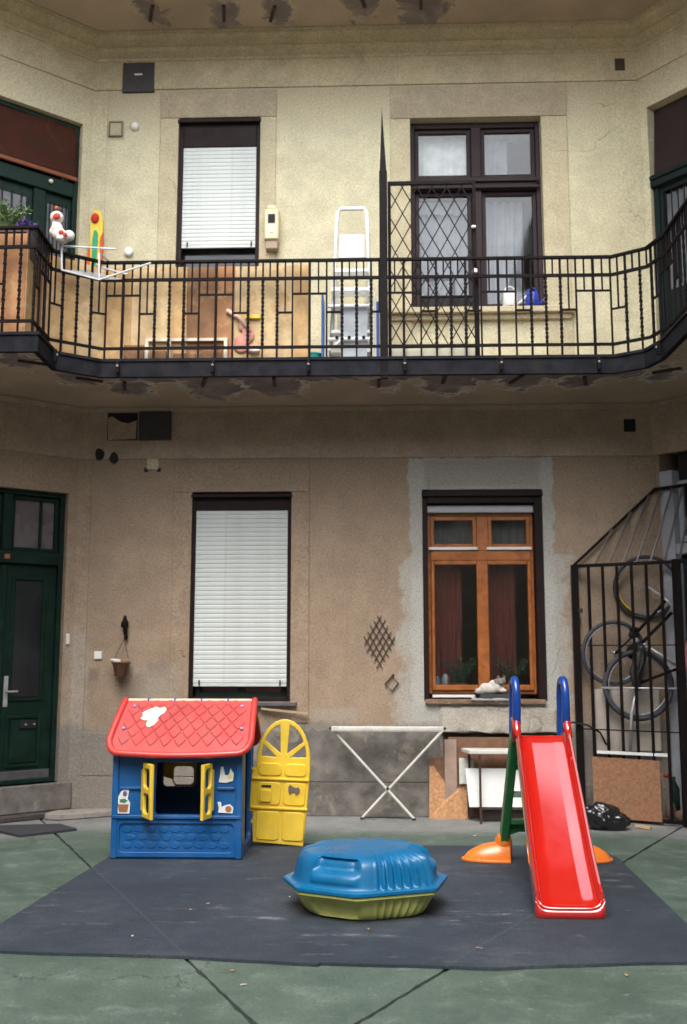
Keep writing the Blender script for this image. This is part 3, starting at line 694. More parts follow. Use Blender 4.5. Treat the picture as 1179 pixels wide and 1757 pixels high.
curtain('curtain', a + .06, mx - .05, 6.3, 6.8, WY + .27, M('pale_net', (.9, .95, .98), .9), w4, 4, .02); curtain('curtain', mx + .06, b - .3, 6.3, 6.8, WY + .3, m_curtain, w4, 3, .03)
curtain('lace_pelmet', a + .06, mx - .06, 5.93, 6.09, WY + .25, m_curtain, w4, 4, .012, .05)
obj('sill', MB().box(a - .24, b + .28, WY - .10, WY + .1, 4.79, 4.848), m_trim, w4, bevel=.006)
obj('sill_moulding', MB().box(a - .2, b + .24, WY - .05, WY + .02, 4.735, 4.788), m_trim, w4, bevel=.006)

# ---------------------------------------------------------------- doors on the diagonal walls
def dbox(mb, D, t0, t1, n0, n1, z0, z1):
    p = [D(t, n, z) for z in (z0, z1) for n in (n0, n1) for t in (t0, t1)]
    v = [mb.b.verts.new(q) for q in p]; mb._f(v, [(0, 2, 3, 1), (4, 5, 7, 6), (0, 1, 5, 4), (2, 6, 7, 3), (0, 4, 6, 2), (1, 3, 7, 5)])
    return mb
def dframe(mb, D, t0, t1, n0, n1, z0, z1, w):
    dbox(mb, D, t0, t0 + w, n0, n1, z0, z1); dbox(mb, D, t1 - w, t1, n0, n1, z0, z1); dbox(mb, D, t0 + w, t1 - w, n0, n1, z1 - w, z1); dbox(mb, D, t0 + w, t1 - w, n0, n1, z0, z0 + w)
t0, t1 = DLt; tc = (t0 + t1) / 2
mb = MB(); dframe(mb, DL, t0 + .002, t1 - .002, -.2, -.06, .302, 3.018, .045); dbox(mb, DL, t0 + .047, t1 - .047, -.2, -.05, 2.32, 2.44); dbox(mb, DL, tc - .045, tc + .045, -.19, -.055, 2.442, 2.972)
d1 = obj('door', mb, m_green, bld, bevel=.006); d1['label'] = 'dark green double door with glazed transom, ground floor left corner'
for (a, b) in ((t0 + .05, tc - .047), (tc + .047, t1 - .05)):
    mb = MB(); dframe(mb, DL, a, b, -.17, -.1, 2.443, 2.971, .035); m_ = a + (.17 if a < tc else .22); dbox(mb, DL, m_ - .012, m_ + .012, -.16, -.11, 2.478, 2.936)
    obj('transom_sash', mb, m_green, d1, bevel=.003)
    obj('pane', dbox(MB(), DL, a + .03, b - .03, -.14, -.136, 2.47, 2.94), M('dusty_transom_glass', (.13, .11, .11), .25, .2, 3), d1)
for (a, b) in ((t0 + .049, tc - .002), (tc + .002, t1 - .049)):
    mb = MB(); dbox(mb, DL, a, b, -.15, -.10, .35, 2.317)
    obj('door_leaf', mb, m_green, d1, bevel=.003)
    mb = MB(); dframe(mb, DL, a + .10, b - .08, -.099, -.085, 1.05, 2.2, .03); dframe(mb, DL, a + .10, b - .08, -.099, -.085, .45, .92, .03); dbox(mb, DL, a + .14, b - .12, -.099, -.088, .49, .88)
    obj('door_moulding', mb, m_green, d1, bevel=.004)
    obj('pane', dbox(MB(), DL, a + .135, b - .115, -.099, -.094, 1.09, 2.16), m_dirty, d1)
obj('door_stile_cover', dbox(MB(), DL, tc - .025, tc + .025, -.099, -.08, .36, 2.31), m_green, d1, bevel=.006)
mb = MB(); dbox(mb, DL, tc - .085, tc - .045, -.098, -.086, 1.0, 1.28)
hp = obj('handle_plate', mb, M('worn_nickel', (.42, .42, .43), .4, .2, 20, metal=.4), d1, bevel=.002)
obj('door_handle', MB().tube([DL(tc - .065, -.09, 1.14), DL(tc - .065, -.03, 1.14), DL(tc - .155, -.03, 1.14)], .009), MATS['worn_nickel'], d1)
mb = MB(); dbox(mb, DL, t0 + .2, t0 + .36, -.085, -.07, .80, .87); obj('letter_slot', mb, m_black, d1, bevel=.003)
for t in (.25, .33):
    obj('slot_screw', MB().ball(DL(t0 + t - .03, -.066, .835), .011, 1), MATS['worn_nickel'], d1)
obj('kick_board', dbox(MB(), DL, t0 + .05, t1 - .05, -.1, -.083, .31, .42), M('worn_grey_board', (.07, .068, .075), .8, .3, 12), d1, bevel=.004)
obj('bell_push', dbox(MB(), DL, .06, .095, 0, .02, 1.57, 1.67), m_whitep, bld, bevel=.004)
obj('number_plate', dbox(MB(), DL, tc - .03, tc + .02, -.05, -.044, 2.36, 2.40), M('orange_enamel', (.3, .12, .04), .5), d1)
# steps
def step(pts, h, z0=0, mat=m_step, nm='door_step'):
    out = []
    for i in range(len(pts)):
        a, b = Vector(pts[i]), Vector(pts[(i + 1) % len(pts)]); k = max(1, int((b - a).length / .07))
        for j in range(k):
            p = a.lerp(b, j / k); out.append((p.x + .008 * mnoise.noise(Vector((p.x * 9, p.y * 9, 2))), p.y + .012 * mnoise.noise(Vector((p.x * 8, p.y * 8, 7))), z0))
    return obj(nm, MB().prism(out, (0, 0, h)), mat, bld, bevel=.008)
q = [DL(.03, -.2, 0), DL(.0, .05, 0), DL(1.4, .05, 0), DL(1.4, -.2, 0)]
step([(p.x, p.y) for p in q], .245, .055)
q = [DL(-.06, -.05, 0), DL(-.12, .13, 0), DL(1.5, .13, 0), DL(1.5, -.05, 0)]
step([(p.x, p.y) for p in q], .05, .002, m_stepd)
step([(-2.98, 9.36), (-2.62, 9.52), (-2.40, 9.49), (-2.45, 9.36), (-2.85, 9.12), (-3.02, 9.16)], .055, .003, M('pale_broken_slab', (.27, .24, .215), .85, .25, 10, bumpd=.006, bscale=20), 'broken_step_slab')

# upper left: brown blind over a green door with grille
a, b = DLt; mb = MB()
dframe(mb, DL, a + .002, b - .002, -.2, -.06, ZS1 + .002, 6.838, .05); dbox(mb, DL, a + .052, b - .052, -.2, -.05, 6.05, 6.20); dbox(mb, DL, a + .33, a + .45, -.19, -.07, ZS1 + .052, 6.048)
d2 = obj('door', mb, m_green, bld, bevel=.006); d2['label'] = 'dark green gallery door under a rusty brown blind, upper left'
mb = MB()
mb.grid(lambda u, v: DL(a + .03 + (b - a - .06) * u, -.035 - .03 * v + .01 * math.sin(u * 7), 6.215 + (6.80 - 6.215) * v), 30, 8)
bmesh.ops.solidify(mb.b, geom=mb.b.faces[:], thickness=.02)
obj('roller_blind', mb, M('rust_brown_canvas', (.10, .032, .018), .9, .2, 5, c2=(.135, .042, .022), bumpd=.002), d2, True)
obj('blind_hem', dbox(MB(), DL, a + .03, b - .03, -.035, -.012, 6.215, 6.255), M('hem_glow_orange', (.22, .07, .03), .8), d2, bevel=.006)  # glow at the blind's lower edge put into the hem colour
obj('door_leaf', dbox(MB(), DL, a + .052, a + .329, -.15, -.1, ZS1 + .05, 6.047), m_green, d2, bevel=.004)
obj('door_leaf', dbox(MB(), DL, a + .452, b - .052, -.15, -.1, ZS1 + .05, 6.047), m_green, d2, bevel=.004)
for (c, d) in ((a + .09, a + .30), (a + .52, b - .12)):
    obj('pane', dbox(MB(), DL, c, d, -.098, -.092, 5.1, 5.93), M('grey_reflecting_glass', (.10, .10, .11), .2, .4, 5), d2)
    for k in range(5): obj('grille_bar', MB().tube([DL(c + (d - c) * (k + .5) / 5, -.075, 5.08), DL(c + (d - c) * (k + .5) / 5, -.075, 5.95)], .006, 6), m_iron, d2)
obj('white_knob', MB().ball(DL(.42, -.03, 6.14), .022, 2), m_whitep, d2, True)

# upper right: door with blind box and white net in the glass
a, b = DRt; mb = MB()
dframe(mb, DR, a + .002, b - .002, -.16, -.04, ZS1 + .002, 6.1, .06); dbox(mb, DR, a - .03, b, -.1, -.0, 6.05, 6.12)
d3 = obj('door', mb, m_green2, bld, bevel=.006); d3['label'] = 'green gallery door with white net curtain in its glass, upper right'
obj('door_cornice', dbox(MB(), DR, a, b, -.08, .02, 6.122, 6.17), m_green2, d3, bevel=.008)
mb = MB(); mb.grid(lambda u, v: DR(a + .01 + (b - a - .02) * u, -.06 - .05 * v, 6.175 + .73 * v), 14, 5); bmesh.ops.solidify(mb.b, geom=mb.b.faces[:], thickness=.02)
obj('roller_blind', mb, M('dark_brown_canvas', (.062, .036, .034), .9, .2, 5), d3)
mb = MB(); dbox(mb, DR, a + .062, a + .10, -.14, -.06, ZS1 + .062, 6.04); dbox(mb, DR, a + .10, b - .062, -.14, -.06, ZS1 + .062, 4.98); dbox(mb, DR, a + .10, b - .062, -.14, -.06, 5.99, 6.04); dbox(mb, DR, a + .55, a + .62, -.14, -.06, 4.982, 5.988)
obj('door_leaf', mb, m_green2, d3, bevel=.004)
obj('pane', dbox(MB(), DR, a + .102, b - .064, -.09, -.086, 4.98, 5.99), m_glass, d3)
mb = MB(); mb.grid(lambda u, v: DR(a + .1 + .9 * u, -.12 + .012 * math.sin(u * 90), 4.98 + 1.0 * v), 130, 4); obj('curtain', mb, m_curtain, d3, True)
for k in range(9): obj('grille_bar', MB().tube([DR(a + .13 + k * .07, -.05, 5.0), DR(a + .13 + k * .07, -.05, 5.97)], .006, 6), m_iron, d3)
# ground right: pale grey door case behind the cage
m_pg = M('pale_grey_paint', (.36, .38, .42), .55, .12, 6, c2=(.29, .3, .33), bumpd=.001)
mb = MB(); dbox(mb, DR, .062, .20, -.12, .015, .052, 3.2); dbox(mb, DR, .20, 1.198, -.12, .0, 2.4, 2.5)
d4 = obj('door', mb, m_pg, bld, bevel=.006); d4['label'] = 'pale grey door case behind the bicycle cage, ground floor right'
mb = MB(); dbox(mb, DR, .2, 1.198, -.16, -.1, .052, 3.39); obj('door_leaf', mb, M('dark_door_glass', (.02, .022, .024), .2), d4)
mb = MB(); dframe(mb, DR, .205, .75, -.098, -.06, 2.52, 3.1, .05); obj('transom_sash', mb, m_pg, d4, bevel=.004)

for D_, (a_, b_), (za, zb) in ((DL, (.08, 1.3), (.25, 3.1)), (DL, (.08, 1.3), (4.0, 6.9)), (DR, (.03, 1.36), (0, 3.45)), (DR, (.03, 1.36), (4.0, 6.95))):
    obj('dark_backing', dbox(MB(), D_, a_, b_, -.56, -.52, za, zb), m_black, bld)  # black panels added behind the doors so no sky shows through
# small fittings and holes in the plaster
def wallbox(name, x0, x1, z0, z1, d, mat, bev=.003, parent=bld, inset=.0):
    return obj(name, MB().box(x0, x1, WY - d, WY + .02 - inset, z0, z1), mat, parent, bevel=bev)
wallbox('vent_cover', -2.615, -2.285, 7.215, 7.54, .026, M('dark_grey_metal', (.035, .03, .032), .6, .3, 9))
obj('vent_slot', MB().box(-2.49, -2.41, WY - .03, WY - .02, 7.40, 7.415), m_whitep, bld)
for k in range(3): pass
mb = MB(); frame_box(mb, -2.745, -2.60, 6.735, 6.90, WY - .022, WY + .01, .012); obj('junction_box', mb, M('patch_edge_dark', (.2, .17, .12), .9), bld)
wallbox('junction_box', -2.73, -2.615, 6.75, 6.885, .016, m_upper)
obj('ceiling_lamp_holder', MB().lathe([(.045, 0), (.045, .02), (.03, .045), (.0, .05)], (-2.475, WY, 6.84), 16, Matrix.Rotation(R(90), 4, 'X')), m_whitep, bld, True)
wallbox('square_vent_hole', 2.43, 2.53, 7.35, 7.48, .024, m_rust); wallbox('square_vent_hole', 2.375, 2.485, 3.60, 3.725, .024, m_black)
wallbox('vent_cover', -2.335, -2.02, 3.55, 3.835, .05, MATS['dark_grey_metal'])
wallbox('vent_hole', -2.655, -2.35, 3.55, 3.84, .018, m_black)
mb = MB(); mb.prism([(-2.64, WY - .03, 3.555), (-2.365, WY - .03, 3.565), (-2.362, WY - .03, 3.75), (-2.44, WY - .03, 3.72), (-2.52, WY - .03, 3.735), (-2.60, WY - .03, 3.79), (-2.645, WY - .03, 3.78)], (0, .01, 0)); obj('broken_vent_flap', mb, m_corn_low, bld)
for (x, z, r) in ((-2.72, 3.42, .05), (-2.58, 3.38, .045)):
    mb = MB(); pts = [(x + r * math.cos(k * .7) * rnd.uniform(.7, 1.1), WY - .03, z + 1.35 * r * math.sin(k * .7) * rnd.uniform(.7, 1.1)) for k in range(9)]; mb.prism(pts, (0, .028, 0)); obj('hole_in_plaster', mb, m_black, bld)
mb = MB()
for (xx, zz) in ((-2.26, 3.26), (-2.135, 3.26), (-2.26, 3.385), (-2.135, 3.385)): mb.box(xx - .018, xx + .018, WY - .006, WY + .01, zz - .02, zz + .02)
obj('plaster_chip', mb, m_black, bld); wallbox('wall_patch', -2.255, -2.14, 3.265, 3.38, .01, m_trim)
wallbox('light_switch', -2.708, -2.632, 1.43, 1.505, .022, m_whitep, .006)
mb = MB(); mb.lathe([(.045, 0), (.045, .03), (.035, .04), (0, .041)], (-2.495, WY, 5.49), 18, Matrix.Rotation(R(90), 4, 'X')); obj('wall_socket', mb, m_whitep, bld, True)

# meter / clock box
m_cream = M('cream_plastic', (.62, .55, .36), .5, .1)
t = thing('meter_box', 'cream meter box with small dark window beside the upper shutter window', 'meter box', (-1.045, WY, 5.42))
obj('body', MB().box(-1.118, -.972, WY - .12, WY - .002, 5.56, 5.88), m_cream, t, bevel=.012)
obj('cap', MB().box(-1.09, -1.0, WY - .1, WY - .004, 5.881, 5.93), m_cream, t, bevel=.01)
obj('window', MB().box(-1.08, -1.01, WY - .126, WY - .118, 5.73, 5.82), m_black, t); obj('plate', MB().box(-1.07, -1.02, WY - .125, WY - .118, 5.63, 5.69), m_white, t)
obj('base', MB().box(-1.105, -.985, WY - .1, WY - .002, 5.47, 5.558), M('brown_cream', (.33, .25, .17), .7), t, bevel=.006)

# ================================================================= GALLERY RAILING
def path_at(s):
    for a, b in zip(RP, RP[1:]):
        L = (b - a).length
        if s <= L: return a.lerp(b, s / L), (b - a).normalized()
        s -= L
    return RP[-1], (RP[-1] - RP[-2]).normalized()
tot = sum((b - a).length for a, b in zip(RP, RP[1:]))
s_back0 = sum((b - a).length for a, b in zip(RP[:4], RP[1:4]))           # start of the long straight back run
PER = .826; s_main = s_back0 + (0.235 - RP[3].x)
def railing(zb, label, s_lo, s_hi, detail=True):
    r = thing('gallery_railing', label, 'railing', (0, 8.4, zb))
    Z = lambda h: zb + h
    zt, zu, zl = Z(.916), Z(.755), Z(.128)
    def rail(nm, z, w, h):
        pts = []; s = 0
        P_ = [p for p in RP]
        A, B = offs(RP, -w / 2), offs(RP, w / 2); mb = MB()
        ring = [[mb.b.verts.new((p.x, p.y, zz)) for zz in (z - h, z)] + [mb.b.verts.new((q.x, q.y, zz)) for zz in (z, z - h)] for p, q in zip(A, B)]
        for a, b in zip(ring, ring[1:]):
            for k in range(4): mb._f([a[k], a[(k + 1) % 4], b[(k + 1) % 4], b[k]], [(0, 1, 2, 3)])
        obj(nm, mb, m_iron, r)
    rail('handrail', zt, .04, .02); rail('upper_rail', zu, .022, .026); rail('lower_rail', zl, .022, .024)
    cache = {}
    def bar(nm, s, z0, z1, w):
        if s < s_lo or s > s_hi: return
        p, d = path_at(s); key = (nm, round(z1 - z0, 3), w)
        if key not in cache:
            mb = MB()
            if nm == 'scroll_bar':
                H = z1 - z0
                for q in (-1, 1):
                    mb.tube([(q * .011 * math.sin(k * 1.3), .004 * q, H * k / 40) for k in range(41)], .0065, 5)
                mb.box(-.004, .004, -.004, .004, 0, H)
            else: mb.box(-w / 2, w / 2, -w / 2, w / 2, 0, z1 - z0)
            cache[key] = mb.mesh(nm); cache[key].materials.append(m_iron)
        o = link(nm, cache[key]); o.location = (p.x, p.y, z0); o.rotation_euler = (0, 0, math.atan2(d.y, d.x)); attach(o, r)
    def cross(s0, s1, z):
        if s0 < s_lo or s1 > s_hi: return
        a, _ = path_at(s0); b, _ = path_at(s1); obj('cross_piece', MB().beam((a.x, a.y, z), (b.x, b.y, z), .016), m_iron, r)
    k0 = int((s_lo - s_main) / PER) - 1; k1 = int((s_hi - s_main) / PER) + 1
    t1_, t2_ = Z(.60), Z(.43); g = .014
    for k in range(k0, k1 + 1):
        s = s_main + k * PER
        bar('baluster', s, Z(-.004), zt - g, .022)
        for q in (-1, 1):
            bar('baluster', s + q * .078, t1_, zt - g, .013)
            bar('baluster', s + q * .15, Z(0), zt - g, .015)
            bar('baluster', s + q * .215, t2_, zt - g, .013)
            bar('baluster', s + q * .285, Z(0), zt - g, .018)
            bar('scroll_bar', s + q * .285, zl, zu, .03)
            bar('baluster', s + q * .35, zu, zt - g, .013)
            cross(min(s + q * .15, s + q * .285), max(s + q * .15, s + q * .285), t2_)
        cross(s - .15, s + .15, t1_)
        bar('scroll_bar', s + PER / 2, zl, zu, .03); bar('baluster', s + PER / 2, Z(0), zt - g, .014)
        if s_lo < s < s_hi:
            p, d = path_at(s); n = Vector((d.y, -d.x))
            c = Vector((p.x, p.y, 0)) + Vector((n.x, n.y, 0)) * .11
            obj('anchor_bolt', MB().beam((c.x, c.y, zb - .14), (c.x, c.y, zb - .03), .028), m_iron, r, bevel=.004)
            obj('bolt_cap', MB().ball((c.x + n.x * .012, c.y + n.y * .012, zb - .075), .013, 1), M('worn_bolt', (.3, .3, .31), .5), r)
    return r
railing(ZS1, 'dark iron railing of upright bars with stepped geometric pattern along the gallery', 1.0, s_back0 + 4.5 + 3.2)

# spiked post and lattice gate
t = thing('gallery_gate', 'open iron gate with diamond lattice and spiked post on the gallery', 'gate', (0.06, 8.36, ZS0))
mb = MB(); mb.box(.025, .095, 8.315, 8.36, ZS0 - .02, 5.72)
v = [mb.b.verts.new(q) for q in ((.03, 8.32, 5.722), (.09, 8.32, 5.722), (.09, 8.355, 5.722), (.03, 8.355, 5.722), (.052, 8.335, 6.33))]
mb._f(v, [(0, 1, 4), (1, 2, 4), (2, 3, 4), (3, 0, 4), (0, 3, 2, 1)])
obj('spiked_post', mb, m_iron, t)
gx0, gx1, gz0, gz1 = .10, .885, 4.035, 5.68
mb = MB(); frame_box(mb, gx0, gx1, gz0, gz1, 8.44, 8.47, .028, .03, .012); mb.box(gx1 - .028, gx1 + .012, 8.437, 8.473, gz0, 4.86)
obj('gate_frame', mb, m_iron, t)
obj('kick_panel', MB().box(gx0 + .03, gx1 - .03, 8.45, 8.458, gz0 + .014, 4.135), M('cream_paint', (.66, .63, .48), .5, .08), t)
obj('gate_rail', MB().box(gx0 + .03, gx1 - .03, 8.445, 8.465, 4.137, 4.155), m_iron, t)
px, pz = .132, .245
for sgn in (1, -1):
    for k in range(-16, 18):
        # line x = gx0 + px*k + sgn*(z - zb)*px/pz clipped to the frame
        xa, xb, za, zb_ = gx0 + .028, gx1 - .028, 4.155, gz1 - .03
        zs = []
        X0 = gx0 + px * k
        f = lambda z: X0 + sgn * (z - za) * (px / pz)
        inv = lambda x: za + sgn * (x - X0) * (pz / px)
        lo = max(za, min(inv(xa), inv(xb))); hi = min(zb_, max(inv(xa), inv(xb)))
        if hi - lo < .02: continue
        y = 8.452 + sgn * .003
        obj('lattice_bar', MB().beam((f(lo), y, lo), (f(hi), y, hi), .009, .006, (0, 1, 0)), m_iron, t)
obj('latch', MB().box(.84, .885, 8.40, 8.437, 4.80, 4.84), m_whitep, t, bevel=.006); obj('latch', MB().box(.84, .88, 8.41, 8.437, 5.22, 5.245), m_whitep, t, bevel=.006)

# privacy boards behind the left part of the railing
m_bd = [M('tan_board_%s' % n, c, .85, .22, 9, c2=c2, bumpd=.001) for n, c, c2 in (('plain', (.55, .345, .155), (.62, .44, .24)), ('reddish', (.42, .20, .09), (.5, .30, .15)), ('pale', (.64, .46, .25), (.55, .34, .16)), ('brown', (.25, .125, .06), (.36, .2, .1)))]
t = thing('privacy_screen', 'tan and orange boards fixed behind the left part of the railing', 'screen', (-1.5, 8.5, ZS1))
RPi = offs(RP, .10)
def path_i(s):
    acc = 0
    for (a, b), (c, d) in zip(zip(RP, RP[1:]), zip(RPi, RPi[1:])):
        L = (b - a).length
        if s <= acc + L: return c.lerp(d, (s - acc) / L)
        acc += L
s = .9; i = 0
s_end = s_back0 + (-.60 - RP[3].x)
brk = [0]
for a, b in zip(RP, RP[1:]): brk.append(brk[-1] + (b - a).length)
seq = [1, 1, 3, 1, 0, 1, 0, 2, 0, 2, 0, 3, 1, 2, 2, 0, 2, 0, 1]
while s < s_end - .01:
    e = s + rnd.choice((.16, .26, .33))
    nb = min([q for q in brk if q > s + .02] + [s_end]); e = min(e, nb, s_end)
    if nb - e < .05: e = nb
    e = min(e, s_end)
    a, b = path_i(s + .002), path_i(e - .002)
    obj('board', MB().beam((a.x, a.y, ZS1 + .46), (b.x, b.y, ZS1 + .46), .012, .88 + rnd.uniform(-.012, .012)), m_bd[seq[i % len(seq)]], t)
    s = e; i += 1

# ---- things on the gallery
def pot_plant(name, label, cat, c, r, h, nleaf, mat_pot, leafmat, lh, spread, seed):
    t = thing(name, label, cat, c); c = Vector(c); rr = random.Random(seed)
    obj('pot', MB().lathe([(r * .75, 0), (r, h), (r * 1.06, h), (r * 1.06, h * .9), (r * .9, h * .88), (0, h * .86)], c, 16), mat_pot, t, True)
    mb = MB()
    for k in range(nleaf):
        a = rr.uniform(0, 6.28); l = rr.uniform(.5, 1) * lh; d = Vector((math.cos(a), math.sin(a), 0)); b = c + Vector((0, 0, h * .9)) + d * rr.uniform(0, r * .6)
        pts = [b + d * spread * l * (q / 4) ** 1.5 + Vector((rr.uniform(-.01, .01), 0, l * (q / 4) * (1 - .25 * (q / 4)))) for q in range(5)]
        mb.tube(pts, [.003, .003, .0025, .002, .001], 4)
        for q in (2, 3, 4):
            for _ in range(3):
                p = pts[q]; u = Vector((rr.uniform(-1, 1), rr.uniform(-1, 1), rr.uniform(-.3, 1))).normalized() * rr.uniform(.02, .045); w = u.cross(Vector((rr.random(), rr.random(), rr.random()))).normalized() * .009
                vv = [mb.b.verts.new(x) for x in (p, p + u * .5 + w, p + u, p + u * .5 - w)]; mb._f(vv, [(0, 1, 2, 3)])
    o = obj('foliage', mb, leafmat, t); o['kind'] = 'stuff'
    return t
m_leaf = M('grey_green_leaf', (.16, .24, .09), .6, .4, 20, c2=(.26, .34, .17)); m_pot = M('terracotta', (.28, .1, .055), .8, .2)
t = thing('planter_box', 'brown planter box on the gallery corner behind the left railing', 'planter', (-3.2, 7.8, ZS1 + .6))
mb = MB(); frame_box(mb, -3.55, -2.87, ZS1 + .80, ZS1 + .935, 7.72, 7.74, .02); mb.box(-3.55, -2.87, 7.74, 7.76, ZS1 + .7, ZS1 + .93); mb.box(-3.55, -2.87, 7.90, 7.92, ZS1 + .7, ZS1 + .93); mb.box(-3.55, -3.53, 7.76, 7.90, ZS1 + .7, ZS1 + .93); mb.box(-2.89, -2.87, 7.76, 7.90, ZS1 + .7, ZS1 + .93); mb.box(-3.53, -2.89, 7.76, 7.9, ZS1 + .7, ZS1 + .88)
obj('box', mb, M('dark_brown_plastic', (.07, .04, .03), .7), t)
mb = MB(); mb.beam((-3.45, 7.82, ZS1), (-3.45, 7.82, ZS1 + .7), .04); mb.beam((-2.95, 7.82, ZS1), (-2.95, 7.82, ZS1 + .7), .04); obj('stand', mb, MATS['dark_brown_plastic'], t)
pot_plant('trailing_plant', 'feathery grey-green potted plant on the brown planter above the left railing', 'plant', (-3.10, 7.83, ZS1 + .885), .08, .08, 110, m_pot, m_leaf, .33, .45, 3)
pot_plant('flowering_plant', 'small plant with purple flowers at the right end of the brown planter', 'plant', (-2.93, 7.83, ZS1 + .90), .045, .06, 26, m_pot, M('purple_petal', (.12, .08, .28), .7), .09, .8, 5)

t = thing('plush_toy', 'white plush toy with red patches and dark hat sitting on the railing corner', 'toy', (-2.72, 8.1, 4.95))
blob('body', [((-2.73, 8.07, 5.06), (.06, .05, .06)), ((-2.755, 8.07, 5.12), (.05, .045, .06)), ((-2.70, 8.07, 5.03), (.062, .05, .055)), ((-2.67, 8.06, 5.04), (.05, .045, .045)), ((-2.78, 8.08, 5.09), (.045, .04, .05)), ((-2.76, 8.07, 5.15), (.04, .04, .04)), ((-2.76, 8.07, 5.215), (.06, .055, .06)), ((-2.64, 8.05, 5.04), (.05, .045, .05)), ((-2.71, 8.03, 5.0), (.03, .05, .03))], M('white_plush', (.72, .66, .62), .95, .1, 20, bumpd=.003), t, .008)
for (c, r) in (((-2.745, 8.022, 5.205), (.034, .014, .03)), ((-2.70, 8.02, 5.06), (.024, .012, .022)), ((-2.66, 8.0, 5.03), (.02, .01, .02))): obj('red_patch', MB().ball(c, r, 2), M('red_felt', (.55, .05, .03), .9), t, True)
obj('hat', MB().ball((-2.765, 8.08, 5.265), (.045, .04, .03), 2), M('black_felt', (.015, .012, .012), .9), t, True)
obj('hat_bobble', MB().ball((-2.765, 8.07, 5.30), .02, 2), M('orange_felt', (.5, .12, .03), .9), t, True)

# colourful hanging bird
t = thing('fabric_parrot', 'yellow red and green fabric parrot hanging on the wall by the left corner', 'decoration', (-2.82, WY - .03, 5.2))
def strip(nm, pts, mat, y, d=.03): obj(nm, MB().prism([(x, y, z) for x, z in pts], (0, d, 0)), mat, t, bevel=.006, seg=2)
strip('body', [(-2.87, 5.30), (-2.765, 5.28), (-2.755, 5.6), (-2.76, 5.82), (-2.79, 5.92), (-2.85, 5.92), (-2.885, 5.84), (-2.88, 5.6)], M('yellow_fabric', (.8, .6, .08), .9, .15, 20), WY - .06)
obj('head', MB().ball((-2.835, WY - .07, 5.83), (.042, .025, .055), 2), M('red_fabric', (.55, .03, .02), .9, .15, 20), t, True)
strip('belly', [(-2.85, 5.2), (-2.81, 5.2), (-2.80, 5.66), (-2.815, 5.70), (-2.84, 5.70), (-2.855, 5.6)], M('green_fabric', (.04, .33, .16), .9, .2, 20), WY - .078, .017)
strip('wing', [(-2.905, 5.32), (-2.872, 5.3), (-2.875, 5.5), (-2.9, 5.55)], M('orange_fabric', (.62, .1, .03), .9, .15, 20), WY - .07)
strip('wing', [(-2.775, 5.28), (-2.745, 5.28), (-2.745, 5.68), (-2.775, 5.62)], MATS['orange_fabric'], WY - .082)
strip('tail', [(-2.845, 4.95), (-2.815, 4.95), (-2.80, 5.19), (-2.85, 5.19)], MATS['green_fabric'], WY - .07)

# wire airer on the railing
t = thing('hanging_airer', 'white wire clothes airer hooked over the left corner of the railing', 'airer', (-2.4, 8.1, 4.75))
m_wire = M('white_wire', (.6, .61, .62), .4)
for nm, p in (('hook', [(-2.72, 8.22, 4.94), (-2.716, 8.1, 4.955), (-2.708, 8.1, 4.754)]), ('hook', [(-2.385, 8.40, 4.95), (-2.388, 8.1, 4.90), (-2.381, 8.1, 4.661)]), ('side_rail', [(-2.708, 8.1, 4.754), (-2.381, 8.1, 4.661)]), ('side_rail', [(-2.5, 8.38, 4.90), (-2.2, 8.34, 4.80)]), ('arm', [(-2.381, 8.1, 4.661), (-1.942, 8.12, 4.815)]), ('arm', [(-2.708, 8.1, 4.97), (-2.3, 8.3, 5.02)])):
    obj(nm, MB().tube(p, .009, 6), m_wire, t)
for k in range(9):
    a = Vector((-2.708, 8.1, 4.754)).lerp(Vector((-2.381, 8.1, 4.661)), (k + .5) / 9); b = a + Vector((.14, .26, .10))
    obj('line', MB().tube([a, b], .004, 5), m_wire, t)

# step ladder
m_lad = M('white_enamel', (.78, .80, .80), .3, .04, grime=0.12)
t = thing('step_ladder', 'white folding step ladder leaning on the gallery wall, tallest item there', 'ladder', (-.25, 8.85, ZS1))
for q, xt, xb in ((-1, -.36, -.455), (1, -.095, -.06)):
    pass
arc = [(-.43, 8.85, ZS1), (-.375, 8.9, 5.50), (-.365, 8.9, 5.60), (-.34, 8.9, 5.64), (-.12, 8.9, 5.64), (-.095, 8.9, 5.60), (-.088, 8.9, 5.50), (-.045, 8.85, ZS1)]
obj('frame', MB().tube(arc, .020, 8), m_lad, t, True)
def rung(nm, z, d, h, xl, xr, mat=m_lad, y=8.87): obj(nm, MB().box(xl, xr, y - d, y, z, z + h), mat, t, bevel=.006)
obj('backrest', MB().box(-.35, -.112, 8.86, 8.885, 5.13, 5.37), m_whitep, t, bevel=.02, seg=3)
rung('top_step', 4.965, .10, .035, -.395, -.075); rung('top_step', 5.105, .05, .025, -.36, -.10, M('dark_step', (.08, .08, .09), .5))
for z in (4.76, 4.60, 4.36, 4.18): rung('step', z, .16, .035, -.42, -.06)
mb = MB(); mb.beam((-.375, 8.97, 4.95), (-.33, 9.25, ZS1), .03); mb.beam((-.09, 8.97, 4.95), (-.1, 9.25, ZS1), .03); obj('rear_legs', mb, m_lad, t)
t = thing('folding_trolley', 'low white folding trolley frame with grey panel in front of the ladder', 'trolley', (-.23, 8.68, ZS1))
mb = MB(); frame_box(mb, -.475, -.03, ZS1, 4.62, 8.66, 8.69, .028); mb.box(-.447, -.058, 8.66, 8.69, 4.28, 4.31); mb.beam((-.44, 8.65, 4.18), (-.30, 8.65, 4.30), .025)
obj('frame', mb, m_lad, t, bevel=.005)
obj('panel', MB().box(-.33, -.09, 8.70, 8.71, ZS1 + .03, 4.6), M('grey_panel', (.42, .45, .48), .4), t)
